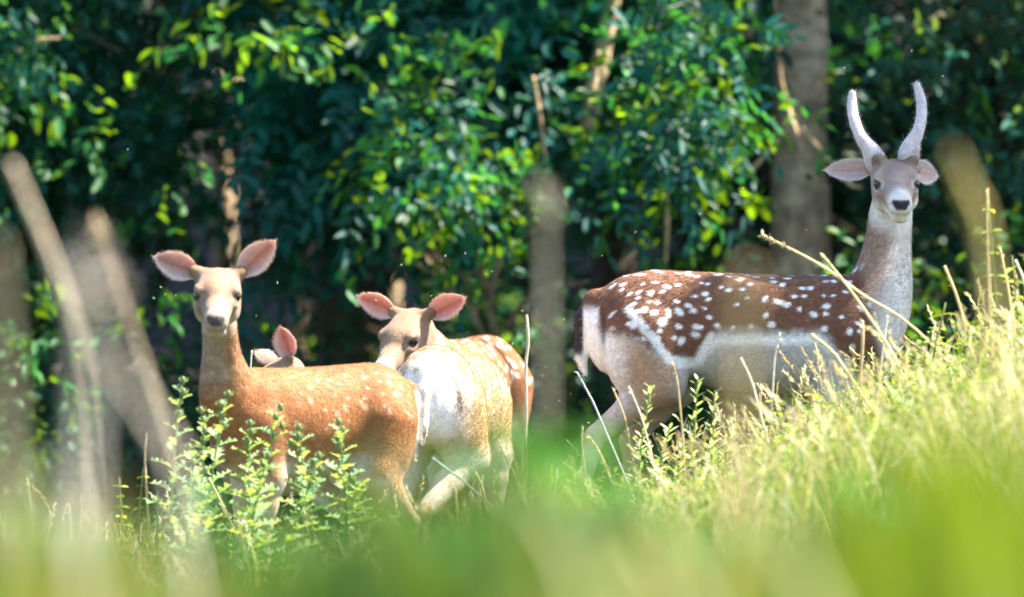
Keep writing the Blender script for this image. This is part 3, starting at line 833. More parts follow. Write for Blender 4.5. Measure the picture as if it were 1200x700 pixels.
class Coat:
    """coat(q, N, hp, w_neck, w_head, t_neck) -> colours"""
    def __init__(s, kind, seed):
        s.kind = kind; s.seed = seed
        s.nose = (.06, .048, .044); s.muzzle = (.33, .25, .185); s.ear_out = (.42, .31, .22); s.ear_in = (.42, .21, .16); s.ear_rim = (.70, .62, .55)
        if kind == 'buck': s.nose = (.018, .017, .02); s.muzzle = (.66, .62, .58); s.ear_out = (.36, .29, .25); s.ear_in = (.60, .42, .36); s.ear_rim = (.66, .60, .58)
    def spots(s, q, N, rows, x0, x1, step, size, jit=.25, drop=.12):
        r = np.random.default_rng(s.seed)
        zc = np.interp(q[:, 0], [-.2, 0, .3, .6, .86], [.72, .715, .69, .68, .69]); hh = np.interp(q[:, 0], [-.2, 0, .3, .6, .86], [.10, .19, .205, .21, .12])
        th = np.degrees(np.arctan2((q[:, 2] - zc) / hh, np.abs(q[:, 1]) / .15))
        m = np.zeros(len(q))
        for side in (1, -1):
            on = (q[:, 1] * side > -.012)
            for a in rows:
                x = x0 + r.random() * step
                while x < x1:
                    if r.random() > drop:
                        cx = x + r.normal() * step * jit; ca = a + r.normal() * 4.5
                        rx = size * (.75 + .55 * r.random()); ra = rx * (.75 + .5 * r.random()) / .2 * 57
                        tl = r.normal() * .5 + .35
                        dx = (q[:, 0] - cx); da = (th - ca) / 57 * .2
                        X = dx * math.cos(tl) + da * math.sin(tl); A = -dx * math.sin(tl) + da * math.cos(tl)
                        d = np.sqrt((X / rx) ** 2 + (A / (rx * .72)) ** 2)
                        m = np.maximum(m, (1 - sstep(.55, 1.3, d)) * on)
                    x += step * (.8 + .45 * r.random())
        return m
    def __call__(s, q, N, hp, wn, wh, tn):
        n1 = vnoise(q, 9, s.seed); n2 = vnoise(q, 30, s.seed + 1)
        x, y, z = q.T
        def mix(a, b, m):
            m = np.clip(m, 0, 1)[:, None]; return a * (1 - m) + np.asarray(b, float) * m
        def seg(ax, az, bx, bz, w):
            t = np.clip(((x - ax) * (bx - ax) + (z - az) * (bz - az)) / ((bx - ax) ** 2 + (bz - az) ** 2), 0, 1)
            return .9 - .9 * sstep(w * .35, w * 1.25, .003 * n2 + np.hypot(x - ax - t * (bx - ax), z - az - t * (bz - az)))
        leg = sstep(.50, .40, z)
        if s.kind == 'buck':
            zb = np.interp(x, [-.2, -.1, 0, .1, .17, .21, .25, .60, .66, .74, .9], [.72, .70, .66, .60, .605, .66, .70, .705, .655, .56, .54])
            brown = np.array([.140, .060, .031])[None, :] * (1 + .16 * n1 + .1 * n2)[:, None]
            cream = np.array([.42, .38, .35])[None, :] * (1 + .10 * n1 + .06 * n2)[:, None]
            tan = np.array([.38, .25, .16])
            mm = np.clip(sstep(.024, -.022, z - zb + .016 * n2 + .008 * n1), 0, 1)[:, None]; c = brown * (1 - mm) + cream * mm
            thigh = sstep(.16, .07, x) * sstep(.0, -.03, z - zb)
            c = mix(c, tan, thigh)
            c = mix(c, (.72, .70, .68), thigh * sstep(-.02, -.12, x) * .9)
            c = mix(c, (.40, .28, .19), sstep(.70, .76, x) * sstep(.62, .5, z) * .6)
            band = np.exp(-((z - zb + .028) / .018) ** 2) * sstep(.15, .2, x) * sstep(.70, .6, x)
            c = mix(c, (.78, .76, .74), band * .9)
            sp = s.spots(q, N, [81, 68, 55, 43, 31, 19, 8, -4], -.12, .84, .050, .0112, drop=.14)
            sp2 = s.spots(q, N, [14, -4], -.02, .2, .06, .016, drop=.1)
            c = mix(c, (.74, .70, .67), np.maximum(sp, sp2) * sstep(-.005, .02, z - zb))
            c = mix(c, (.76, .73, .70), np.maximum(seg(-.055, .775, .085, .61, .018), seg(.085, .61, .12, .60, .018)))
            c = mix(c, (.74, .71, .69), np.maximum(seg(.185, .61, .23, .69, .016), seg(.12, .595, .185, .60, .02)))
            # white rump with dark edge and dark-topped tail
            rp = sstep(-.128, -.152, x + .25 * np.abs(y)) * sstep(.80, .76, z)
            c = mix(c, (.80, .78, .76), rp)
            c = mix(c, (.05, .03, .028), np.exp(-((x + .118 + .25 * np.abs(y)) / .010) ** 2) * sstep(.79, .74, z) * sstep(.62, .70, z) * .85)
            tl = sstep(-.212, -.222, x) * sstep(.045, .03, np.abs(y))
            c = mix(c, (.035, .022, .024), tl * sstep(.60, .64, z)); c = mix(c, (.8, .78, .77), tl * sstep(.63, .59, z))
            c = mix(c, np.array([.42, .31, .23]), leg * .75)
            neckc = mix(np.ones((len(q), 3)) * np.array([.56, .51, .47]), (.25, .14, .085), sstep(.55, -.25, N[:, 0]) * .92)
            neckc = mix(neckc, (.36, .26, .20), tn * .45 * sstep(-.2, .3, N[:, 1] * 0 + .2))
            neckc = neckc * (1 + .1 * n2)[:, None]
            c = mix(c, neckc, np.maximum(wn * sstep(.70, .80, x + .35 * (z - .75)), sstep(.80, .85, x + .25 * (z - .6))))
            hd = np.ones((len(q), 3)) * np.array([.29, .22, .18]) * (1 + .1 * n2)[:, None]
            hd = mix(hd, (.12, .075, .055), np.exp(-((hp[:, 2] - .056) / .02) ** 2) * .85)
            hd = mix(hd, (.20, .13, .095), np.exp(-((np.abs(hp[:, 1]) - .03) / .012) ** 2) * sstep(.03, .06, hp[:, 0]) * sstep(.14, .09, hp[:, 0]) * .5)  # shade painted along both sides of the nose bridge
            hd = mix(hd, (.58, .53, .49), sstep(-.03, -.055, hp[:, 2]))
            c = mix(c, hd, wh)
        else:
            if s.kind == 'doe': base = np.array([.27, .105, .034]); spv = .26; rows = [58, 44, 30, 16, 2]; sx0, sx1 = -.17, .55
            elif s.kind == 'spotted': base = np.array([.42, .24, .115]); spv = .95; rows = [78, 64, 50, 36, 22, 8]; sx0, sx1 = -.14, .8
            elif s.kind == 'red': base = np.array([.24, .09, .03]); spv = .85; rows = [78, 64, 50, 36, 22, 8]; sx0, sx1 = -.14, .8
            else: base = np.array([.30, .19, .12]); spv = .6; rows = [70, 50, 30, 10]; sx0, sx1 = -.14, .8
            c = base[None, :] * (1 + .18 * n1 + .12 * n2)[:, None]
            c = mix(c, base * .62, sstep(.85, .90, z) * (.0 if s.kind == 'spotted' else .5))
            c = mix(c, (.40, .235, .12), sstep(.68, .54, z + .02 * n1) * .65)
            c = mix(c, (.72, .62, .50), sstep(.56, .47, z) * sstep(-.0, -.5, N[:, 2]) )
            c = mix(c, (.66, .58, .48), sstep(.585, .53, z + .02 * n1) * sstep(.1, .2, x) * sstep(.68, .55, x) * .8)
            sp = s.spots(q, N, rows, sx0, sx1, .062, .0125 if s.kind == 'doe' else .0155, drop=.2)
            c = mix(c, (.80, .70, .58), sp * spv * sstep(.60, .66, z))
            if s.kind == 'spotted':  # strong sun painted into the coat: thighs and lower legs whitened
                side = sstep(-.05, -.15, x)
                c = mix(c, (.70, .60, .48), side * .8)
                c = mix(c, (.40, .30, .21), sstep(.1, .5, n2 + n1 * .5) * sstep(-.0, -.12, x) * sstep(.66, .55, z) * .7)
                c = mix(c, (.76, .70, .62), sstep(.56, .46, z) * .8)
            ab = np.abs(y)
            if s.kind != 'doe':
                rp = sstep(-.095, -.14, x + .3 * ab + .018 * n2 + .012 * n1) * sstep(.835, .78, z + .02 * n2) * sstep(.48, .58, z + .03 * n2)
                c = mix(c, (.82, .79, .75), rp)
                c = mix(c, (.07, .045, .04), np.exp(-((x + .098 + .3 * ab) / .013) ** 2) * sstep(.83, .78, z) * sstep(.62, .70, z) * .8)
                tl = sstep(-.212, -.224, x) * sstep(.045, .03, ab)
                c = mix(c, (.80, .76, .70), tl); c = mix(c, (.42, .24, .08), tl * sstep(.615, .58, z))
            else:
                rp = sstep(-.145, -.17, x + .35 * ab) * sstep(.82, .78, z)
                c = mix(c, (.80, .76, .71), rp)
                tl = sstep(-.212, -.224, x) * sstep(.045, .03, ab)
                c = mix(c, (.10, .06, .05), tl * .8)
            c = mix(c, (.58, .44, .31), leg * .6)
            front = sstep(-.2, .5, hp[:, 0] * 0 + N[:, 0] * .75 + .45 * N[:, 1] * 0)
            neckc = mix(np.ones((len(q), 3)) * np.array([.30, .16, .08]), (.36, .275, .21), front)
            neckc = neckc * (1 + .1 * n2)[:, None]
            c = mix(c, neckc, wn * sstep(.62, .84, x + .5 * (z - .72)))
            hd = np.ones((len(q), 3)) * np.array([.235, .155, .10]) * (1 + .1 * n2)[:, None]
            hd = mix(hd, (.17, .09, .045), np.exp(-((hp[:, 2] - .045) / .022) ** 2) * .55)
            hd = mix(hd, (.14, .085, .05), np.exp(-((np.abs(hp[:, 1]) - .034) / .012) ** 2) * sstep(.02, .06, hp[:, 0]) * sstep(.14, .09, hp[:, 0]) * .5)  # face shading painted in: darker strip on each side of the nose
            hd = mix(hd, (.26, .165, .10), np.exp(-(hp[:, 1] / .022) ** 2) * sstep(.03, .08, hp[:, 0]) * sstep(-.02, .0, hp[:, 2]) * .5)
            hd = mix(hd, (.36, .29, .225), sstep(-.035, -.06, hp[:, 2]))
            c = mix(c, hd, wh)
        return c

def build_deer():
    gz = lambda x, y: float(ground_z(x, y))
    # buck, side on, facing right, head turned to the camera
    Yb = .45
    hip = P(757, 640, Yb)
    hd = P(1048, 212, Yb - .02)
    A1 = [P(1029, 197, Yb), P(1021, 178, Yb - .02), P(1007, 157, Yb - .01), P(999, 131, Yb + .03), P(999, 108, Yb + .05)]
    A2 = [P(1064, 195, Yb), P(1066, 174, Yb - .02), P(1077, 151, Yb - .01), P(1080, 124, Yb + .03), P(1074, 98, Yb + .05)]
    ar = [.032, .037, .026, .0190, .018, .017, .011]
    make_deer('fallow_buck', 'spotted brown buck with velvet antlers standing side on, looking at the camera', (hip[0], Yb, gz(hip[0], Yb) - .0 if False else 0.0), (1, -.03), 1.0, .96, (.77, 0, .70),
              (hd, (.04, -1, -.20), (0, -.1, 1)), Coat('buck', 3), 'fallow deer at the wood edge',
              legs={'hr': [(0.0, -.082, .70), (.06, -.10, .53), (-.175, -.092, .355), (-.235, -.09, .11), (-.225, -.09, .035)],
                    'hl': [(0.0, .082, .70), (.10, .10, .52), (-.06, .09, .335), (-.03, .088, .10), (.0, .088, .035)]},
              ears=[(-1, (-.22, -.97, -.06), (.85, -.2, .45), .168, .082), (1, (-.80, .72, -.34), (.75, .6, .3), .150, .085)],
              antlers=[([A1, ([P(1022, 184, Yb - .005), P(1025, 181, Yb - .03), P(1028, 178, Yb - .045)], [.024, .021, .012])], ar),
                       ([A2, ([P(1066, 182, Yb - .005), P(1071, 178, Yb - .03), P(1076, 172, Yb - .04)], [.023, .018, .009])], ar)],
              neck_r=(.096, .063, .052), furn=60000, hs=1.36, voxel=.0065)
    # doe with upright head at the left
    Y1 = -.75
    hip = P(441, 640, Y1)
    hd = P(255, 341, Y1 - .42)
    make_deer('fallow_doe', 'orange-brown doe with raised head and long neck, leftmost of the deer', (hip[0], Y1, -.19), (-.90, -.43), .88, .71, (.77, 0, .68),
              (hd, (.02, -1, -.26), (.02, -.2, 1)), Coat('doe', 5), 'fallow deer at the wood edge',
              ears=[(-1, (-.20, -.93, .30), (.9, -.15, .35), .150, .088), (1, (-.18, .72, .66), (.9, .2, .25), .158, .092)],
              neck_r=(.076, .040, .038), furn=50000, hs=1.30, voxel=.0065, sag=(.1, .1))
    # doe seen from behind, head down
    hip = P(508, 640, -.2)
    make_deer('fallow_doe', 'pale spotted doe with its white rump and tail turned to the camera', (hip[0], -.2, -.155), (.20, .98), .90, .84, (.77, 0, .66),
              (np.array([-.20, .84, .20]), (.0, .75, -.66), (.0, .6, .75)), Coat('spotted', 9), 'fallow deer at the wood edge',
              legs={'hr': [(0.0, -.085, .70), (.06, -.12, .50), (-.21, -.0, .30), (-.19, .03, .10), (-.16, .03, .035)],
                    'fr': [(.69, -.085, .68), (.655, -.12, .50), (.60, -.125, .28), (.66, -.10, .09), (.69, -.10, .035)]},
              ears=[(-1, (-.3, -.9, .2), (.6, -.3, .6), .14, .08), (1, (-.3, .9, .2), (.6, .3, .6), .14, .08)],
              neck_r=(.10, .065, .055), furn=50000, fur_len=.012, hs=1.2, voxel=.0075)
    # doe behind it, face over the other's rump
    hip = P(572, 640, 1.75)
    hd = P(479, 388, .95)
    make_deer('fallow_doe', 'doe with wide ears and shaded face peering over the pale rump', (hip[0], 1.75, -.10), (-.30, -.95), .86, .86, (.77, 0, .70),
              (hd, (-.52, -1, -.55), (-.06, -.2, 1)), Coat('red', 13), 'fallow deer at the wood edge',
              ears=[(-1, (-.12, -.97, .34), (.9, -.2, .30), .158, .086), (1, (-.22, .93, .38), (.9, .25, .30), .155, .088)],
              neck_r=(.10, .066, .056), furn=40000, hs=1.28, voxel=.0075)
    # fawn whose ears show over the left doe's back
    hip = P(400, 640, 1.1)
    hd = P(329, 438, .95)
    make_deer('fallow_fawn', 'small fawn hidden behind the left doe, only ears and crown showing', (hip[0], 1.1, -.17), (-.93, .37), .62, .8, (.77, 0, .70),
              (hd, (-.75, -.45, -.45), (-.1, .1, 1)), Coat('fawn', 17), 'fallow deer at the wood edge',
              ears=[(-1, (.35, -.45, .70), (.25, -.9, .2), .090, .060), (1, (-.15, .18, .98), (.65, .75, .05), .120, .078)],
              neck_r=(.075, .05, .045), furn=20000, hs=.98, voxel=.0075)
build_deer()

# ------------------------------------------------------------------ undergrowth and dead wood
def build_undergrowth():
    spots_ = [(-2.5, 5.4, .75, .55, 'low dark bramble bush at the far left below the hazel'), (-1.5, 6.2, .7, .6, 'low dark bush behind the left doe'), (-.55, 6.6, .75, .55, 'shaded bush behind the peering doe'),
              (.25, 7.2, .7, .5, 'sparse dark bush in the gap left of the buck'), (1.0, 8.2, .8, .7, 'dark bush low behind the buck\'s back'), (1.75, 5.9, .6, .75, 'sun-flecked bush behind the buck\'s neck'),
              (2.6, 5.6, .8, .9, 'bush at the right edge of the wood'), (-3.2, 8.5, .9, .8, 'bush deep in the wood at the left'), (-.2, 9.3, 1.0, .8, 'bush deep in the wood behind the gap'), (2.0, 9.4, 1.1, .9, 'bush deep in the wood at the right')]
    for i, (x, y, r, h, lab) in enumerate(spots_):
        g = float(ground_z(x, y)); b = np.array([x, y, g - .02])
        t = thing('bramble_bush', lab, 'bush', b, 'bushes of the wood edge')
        G = Geo()
        for k in range(9):
            a = rng.random() * 6.28; e = np.array([math.cos(a) * r * .8, math.sin(a) * r * .6, h * (.6 + .7 * rng.random())])
            tube(G, [(0, 0, 0), e * np.array([.3, .3, .7]), e], [.010, .007, .003], 5, (.09, .06, .04), n=7, rough=.05)
        obj('stems', G.mesh('stems', M_BARK), t)
        cm = crown_mesh([((x, y, g + h * .62), (r, r * .7, h * .72), 26, 15, .055, 'broad')], (.006, .062, .034), 0)
        co = obj('foliage', cm, t); co.location = -b; co['kind'] = 'stuff'
    # dead standing stems, pale where the sun falls through
    dead = [((262, 400, 13.5), (256, 118, 13.5), .058, 'pale dead stem with a knobbed broken top behind the left doe', [(243, 112), (258, 98), (280, 106)]),
            ((455, 430, 13.5), (461, 272, 13.5), .060, 'short dead stem with a cross stub behind the peering doe', [(445, 262), (490, 264), (508, 312)]),
            ((708, 520, 13.5), (704, 195, 13.5), .060, 'dead stem close to the buck\'s tail with a rounded top', [(704, 200), (712, 205)]),
            ((688, 150, 6.2), (735, -120, 6.2), .036, 'broken bough leaning at the top middle of the wood', []),
            ((350, 420, 13.5), (372, 160, 13.5), .040, 'thin leaning dead stem right of the left doe\'s ears', [(378, 170), (385, 200)])]
    for a, b, r, lab, knobs in dead:
        p0 = P(*a); p1 = P(*b)
        if a[1] > 300: p0[2] = float(ground_z(p0[0], p0[1])) - .05
        t = thing('dead_stem', lab, 'dead stem', p0, 'dead stems in the wood')
        G = Geo()
        mid = (p0 + p1) / 2 + np.array([.02 * rng.normal(), 0, 0])
        tube(G, [p0 * 0, mid - p0, p1 - p0], [r * 1.1, r, r * .95], 10, (.46, .34, .21), n=16, rough=.06, colvar=.2)
        obj('stem', G.mesh('stem', M_BARK), t)
        for k in knobs:
            q = P(k[0], k[1], a[2] - .05); G = Geo()
            tube(G, [q - np.array([.035, 0, .02]) - p0, q - p0, q + np.array([.035, .0, .025]) - p0], [.030, .068, .028], 9, (.60, .45, .28), n=7, rough=.12, colvar=.15)
            obj('knob', G.mesh('knob', M_BARK), t)
    # bare branches of a dead shrub between the does and the buck
    t0 = P(590, 470, 6.0); t0[2] = float(ground_z(t0[0], t0[1]))
    t = thing('bare_shrub', 'leafless shrub of thin crossing branches behind the peering doe', 'shrub', t0)
    br = [[(590, 470), (560, 380), (520, 330), (470, 300)], [(590, 470), (575, 350), (600, 290), (640, 262)], [(560, 380), (540, 320), (480, 280)], [(575, 350), (530, 345), (470, 370)],
          [(585, 400), (620, 350), (690, 330)], [(575, 350), (560, 300), (575, 270)], [(600, 300), (560, 318), (500, 335)], [(520, 330), (500, 270), (505, 240)], [(585, 420), (545, 400), (520, 430)]]
    for i, path in enumerate(br):
        G = Geo(); tube(G, [P(x, y, 6.0 - .08 * k + .1 * rng.normal()) - t0 for k, (x, y) in enumerate(path)], [.016, .011, .006], 6, (.20, .145, .095), n=14, rough=.06, colvar=.15)
        obj('branch', G.mesh('branch', M_BARK), t)
    # twigs hanging in front of the trunk
    for i, (path, lab, Y) in enumerate([([(905, -40), (912, 40), (916, 100), (932, 150), (944, 190), (960, 215)], 'thin twig hanging down in front of the grey-brown trunk', 6.2),
                                    ([(912, 165), (890, 190), (865, 213)], 'short golden twig pointing down left of the trunk', 5.9),
                                    ([(940, 150), (965, 180), (995, 215), (1010, 220)], 'thin bent twig right of the trunk near the buck\'s ear', 6.1),
                                    ([(780, 215), (782, 250), (780, 310)], 'straight bare twig hanging above the buck\'s back', 5.6),
                                    ([(702, 60), (698, 95), (690, 125)], 'short sunlit twig high in the gap between the crowns', 5.5),
                                    ([(20, 62), (45, 48), (70, 45)], 'sunlit twig at the top left corner', 5.5),
                                    ([(625, 90), (632, 130), (640, 190)], 'bare twig hanging at the middle of the wood', 5.7)]):
        p0 = P(*path[0], Y)
        G = Geo(); tube(G, [P(a, b, Y - .03 * k) - p0 for k, (a, b) in enumerate(path)], [.007, .008, .010, .005], 6, (.42, .30, .16), n=12, rough=.1, colvar=.2)
        o = obj('hanging_twig', G.mesh('hanging_twig', M_BARK), loc=p0)
        tag(o, lab, 'twig', 'twigs hanging from the trees')
build_undergrowth()

# ------------------------------------------------------------------ grass
def blades(G, p, h, w, col, lean=.35, az=None, segs=4):
    n = len(p); h = np.asarray(h).reshape(-1, 1); w = np.asarray(w).reshape(-1, 1)
    az = rng.random(n) * 2 * np.pi if az is None else az
    ld = np.stack([np.cos(az), np.sin(az), np.zeros(n)], 1)
    k = (lean * (.3 + 1.1 * rng.random((n, 1))))
    sa = rng.random(n) * np.pi; sd = np.stack([np.cos(sa), np.sin(sa) * .5, np.zeros(n)], 1)
    rows = []
    for i in range(segs + 1):
        t = i / segs
        c = p + np.array([0, 0, 1]) * h * (t - .35 * k * t * t) + ld * h * k * t * t
        ww = w * (1 - t ** 2.2) * .5
        if i < segs: rows += [c - sd * ww, c + sd * ww]
        else: rows += [c]
    V = np.stack(rows, 1).reshape(-1, 3); m = 2 * segs + 1
    o = np.arange(n)[:, None] * m
    Q = np.vstack([o + np.array([[2 * i, 2 * i + 1, 2 * i + 3, 2 * i + 2]]) for i in range(segs - 1)])
    T = o + np.array([[2 * segs - 2, 2 * segs - 1, 2 * segs]])
    cc = np.repeat(np.asarray(col, float), m, axis=0)
    G.add(V, [Q, T], cc)
    tipd = norm(V.reshape(n, m, 3)[:, -1] - V.reshape(n, m, 3)[:, -3])
    return V.reshape(n, m, 3)[:, -1], tipd

def palette(n, cols, var=.16):
    c = np.array(cols, float)[rng.integers(0, len(cols), n)]
    return np.clip(c * (1 + var * rng.normal(size=(n, 1))), .01, .9)

GREENS = [(.06, .15, .015), (.09, .18, .02), (.05, .13, .018), (.15, .20, .03)]
YGREEN = [(.15, .21, .03), (.11, .19, .022), (.20, .22, .06)]
STRAW = [(.40, .34, .22), (.50, .45, .32), (.30, .24, .14), (.60, .56, .46)]

def seedheads(G, tip, d, col, L=.07, nsp=16):
    n = len(tip)
    for k in range(nsp):
        t = k / nsp
        b = tip - d * (L * t)[:, None] if np.ndim(L) else tip - d * L * t
        dd = norm(d + .55 * rng.normal(size=(n, 3)) * (0.4 + .6 * t))
        leaves(G, b, dd, rand_unit(n), (.013 + .010 * rng.random(n)), .0058 * np.ones(n), col, six=False, droop=0)

def build_grass():
    # the meadow round the deer, in focus
    G = Geo()
    def field(n, x0, x1, y0, y1):
        x = x0 + (x1 - x0) * rng.random(n); y = y0 + (y1 - y0) * rng.random(n)
        return x, y
    def put(x, y): return np.stack([x, y, ground_z(x, y) - .01], 1)
    def patchy(x, y, s=1.0, seed=4): return vnoise(np.stack([x, y, x * 0], 1), 2.2 * s, seed)
    x, y = field(44000, -2.3, 3.2, -4.2, .9)
    pn = patchy(x, y)
    right = sstep(.1, 1.1, x)
    keep = rng.random(len(x)) < (.30 + .40 * right + .30 * np.clip(pn, 0, 1)); x, y, pn, right = x[keep], y[keep], pn[keep], right[keep]
    h = (.13 + .16 * rng.random(len(x))) * (1 + .75 * right) * (1 + .3 * pn)
    n = len(x); isr = rng.random(n) < (.25 + .30 * right)
    col = np.where(isr[:, None], palette(n, STRAW), np.where((rng.random(n) < .3 + .45 * right)[:, None], palette(n, YGREEN), palette(n, GREENS)))
    blades(G, put(x, y), h, .0045 + .006 * rng.random(n) ** 1.5, col, .5)
    # seed stems
    x, y = field(4200, -2.3, 3.2, -4.0, .6); right = sstep(.2, 1.2, x)
    keep = rng.random(len(x)) < (.10 + .75 * right); x, y, right = x[keep], y[keep], right[keep]
    n = len(x); h = (.24 + .20 * rng.random(n)) * (1 + .42 * right)
    col = palette(n, STRAW)
    tip, d = blades(G, put(x, y), h, .0045 + .0025 * rng.random(n), col, .42, segs=5)
    seedheads(G, tip, d, np.clip(col * 1.1, 0, .9), L=.05 + .05 * rng.random(n))
    # small leafy herbs among the stems at the right
    x, y = field(5200, .1, 3.0, -3.8, .0)
    n = len(x); b = put(x, y); hh = (.12 + .32 * rng.random(n)) * (.6 + .5 * sstep(.2, 1.4, x))
    for k in range(7):
        pos = b + np.stack([.03 * rng.normal(size=n), .03 * rng.normal(size=n), hh * (.45 + .09 * k)], 1)
        dd = np.stack([rng.normal(size=n), rng.normal(size=n), .35 + .4 * rng.random(n)], 1)
        leaves(G, pos, dd, np.array([0, -.3, 1]) + .5 * rng.normal(size=(n, 3)), .02 + .02 * rng.random(n), .010 + .008 * rng.random(n), palette(n, YGREEN + [(.16, .23, .05)]))
    o = obj('meadow_grass', G.mesh('meadow_grass', M_GRASS)); tag(o, 'dry and green meadow grass around the deer', 'grass', kind='stuff')
    # grass between the camera and the deer
    G = Geo()
    n = 30000
    y = -19 + 14.5 * rng.random(n); dd = y + 25
    x = (rng.random(n) * 2 - 1) * (dd * .072 + .35)
    pn = patchy(x, y, .8, 8)
    keep = rng.random(n) < .35 + .5 * pn; x, y, pn = x[keep], y[keep], pn[keep]; n = len(x); dd = y + 25
    # tall grass whose tips reach into the lower part of the view
    reach = (1 - .75 * sstep(.0, .8, np.abs(pn - .2))) * (60 + 70 * rng.random(n)) * (1 + .35 * sstep(-.2, .9, x / dd * 12))
    h = np.clip(CAM[2] + (AIM[2] - CAM[2]) * dd / 25 + (350 - 720 + reach) * dd / FPX - ground_z(x, y), .12, .95) * (.75 + .3 * rng.random(n))
    isr = rng.random(n) < .18 + .08 * sstep(0, .9, x)
    col = np.where(isr[:, None], palette(n, STRAW), np.where((rng.random(n) < .35 + .3 * sstep(0, .9, x))[:, None], palette(n, YGREEN), palette(n, GREENS)))
    blades(G, put(x, y), h, .006 + .006 * rng.random(n), col, .45)
    # rank growth a few metres from the lens, lost in blur: drifts of green, yellow and straw
    n = 4600
    y = -17.2 + 5.5 * rng.random(n); dd = y + 25; x = (rng.random(n) * 2 - 1) * (dd * .072 + .12)
    u_ = x / dd
    drift = vnoise(np.stack([u_ * 210, y * .06, 0 * y], 1), 1.0, 21); drift2 = vnoise(np.stack([u_ * 230, y * .06, 0 * y], 1), 1.0, 33)
    reach = (50 + 120 * rng.random(n)) * (1 + 1.0 * drift2) * (1 + .25 * sstep(.0, .06, u_))
    h = np.clip(CAM[2] + (AIM[2] - CAM[2]) * dd / 25 + (350 - 710 + reach) * dd / FPX - ground_z(x, y), .12, 1.1)
    r_ = rng.random(n)
    col = np.where(((drift > .6) | (r_ < .06))[:, None], palette(n, [(.34, .29, .13), (.28, .24, .09)]), np.where(((drift < .10) & (u_ < .052))[:, None], palette(n, [(.010, .050, .004), (.018, .070, .005), (.03, .095, .006)]), palette(n, [(.13, .19, .008), (.09, .17, .008), (.18, .20, .018)])))
    blades(G, put(x, y), h, .010 + .014 * rng.random(n), col, .22)
    o = obj('foreground_grass', G.mesh('foreground_grass', M_GRASS)); tag(o, 'blurred grass between the camera and the deer', 'grass', kind='stuff')
    # woodland floor: sparse shaded grass and fallen leaves
    G = Geo()
    x, y = field(14000, -4, 4, .9, 9.5)
    n = len(x); blades(G, put(x, y), .08 + .14 * rng.random(n), .006 * np.ones(n), palette(n, [(.04, .09, .02), (.06, .11, .02), (.10, .09, .04)]), .7, segs=3)
    o = obj('woodland_grass', G.mesh('woodland_grass', M_GRASS)); tag(o, 'shaded low grass on the wood floor behind the deer', 'grass', kind='stuff')
build_grass()

# ------------------------------------------------------------------ single stems and weeds
def leaf_mesh_simple(name, L, W, col, mat, fold=.15, droop=.2, teeth=0, spine=0.0):
    """one leaf along +X, face +Z, with midrib fold; teeth > 0 gives lobes ending in spines"""
    n = 7 if not teeth else teeth * 2 + 1
    t = np.linspace(0, 1, n)
    w = W / 2 * np.sin(np.pi * np.clip(t, 0, 1) ** .8) ** .9
    if teeth:
        zig = np.where(np.arange(n) % 2 == 1, 1.0 + spine, .28); w = W / 2 * (np.sin(np.pi * (t * .9 + .06)) ** .7) * zig
    w[0] = W * .04; w[-1] = 0
    mid = np.stack([L * t, 0 * t, -droop * L * t * t], 1)
    adv = np.where(np.arange(n) % 2 == 1, .07 * L, 0) if teeth else 0 * t
    lft = mid + np.stack([adv, w, fold * w], 1); rgt = mid + np.stack([adv, -w, fold * w], 1)
    if teeth: lft[:, 2] += .25 * w * rng.normal(size=n); rgt[:, 2] += .25 * w * rng.normal(size=n)
    V = np.vstack([mid, lft, rgt]); Q = []
    for i in range(n - 1): Q += [(i, i + 1, n + i + 1, n + i), (i + 1, i, 2 * n + i, 2 * n + i + 1)]
    C = np.broadcast_to(np.asarray(col, float), (len(V), 3)).copy(); C[:n] = np.clip(C[:n] * 1.5, 0, .8)
    if teeth: C[n:] = np.clip(C[n:] * 1.15, 0, .85)
    return mesh_np(name, V, [np.array(Q)], C, True, mat)

def place_leaf(me, parent, pos, d, up, s, name='leaf'):
    x = norm(d); y = norm(np.cross(up, x)); z = np.cross(x, y)
    o = obj(name, me, parent)
    o.matrix_local = Matrix(((x[0] * s, y[0] * s, z[0] * s, pos[0]), (x[1] * s, y[1] * s, z[1] * s, pos[1]), (x[2] * s, y[2] * s, z[2] * s, pos[2]), (0, 0, 0, 1)))
    return o

def bud_mesh(col):
    G = Geo()
    tube(G, [(0, 0, 0), (0, 0, .010), (0, 0, .022)], [.004, .010, .006], 8, col, n=6)
    k = 26; a = rng.random(k) * 6.28; z = .004 + .016 * rng.random(k)
    d = np.stack([np.cos(a), np.sin(a), .35 + .5 * rng.random(k)], 1)
    leaves(G, np.stack([np.cos(a) * .007, np.sin(a) * .007, z], 1), d, rand_unit(k), .012 * np.ones(k), .003 * np.ones(k), np.broadcast_to(np.array(col) * 1.4, (k, 3)), six=False, droop=0)
    return G.mesh('bud', M_WEED)

THISTLE = [leaf_mesh_simple('thistle_leaf', .10, .045, c, M_WEED, .45, .15 + .1 * i, teeth=5, spine=.5) for i, c in enumerate([(.20, .30, .13), (.26, .34, .16), (.16, .27, .14)])]
BUD = bud_mesh((.16, .22, .10))
LANCE = [leaf_mesh_simple('lance_leaf', .05, .014, c, M_WEED, .2, .15) for c in [(.26, .34, .16), (.34, .40, .22), (.16, .26, .08)]]
NETTLE = [leaf_mesh_simple('nettle_leaf', .055, .028, c, M_WEED, .2, .35) for c in [(.24, .32, .045), (.32, .36, .06), (.18, .27, .04)]]
DOCK = [leaf_mesh_simple('dock_leaf', .16, .065, c, M_WEED, .15, .35) for c in [(.012, .06, .006), (.022, .09, .008), (.04, .12, .009)]]

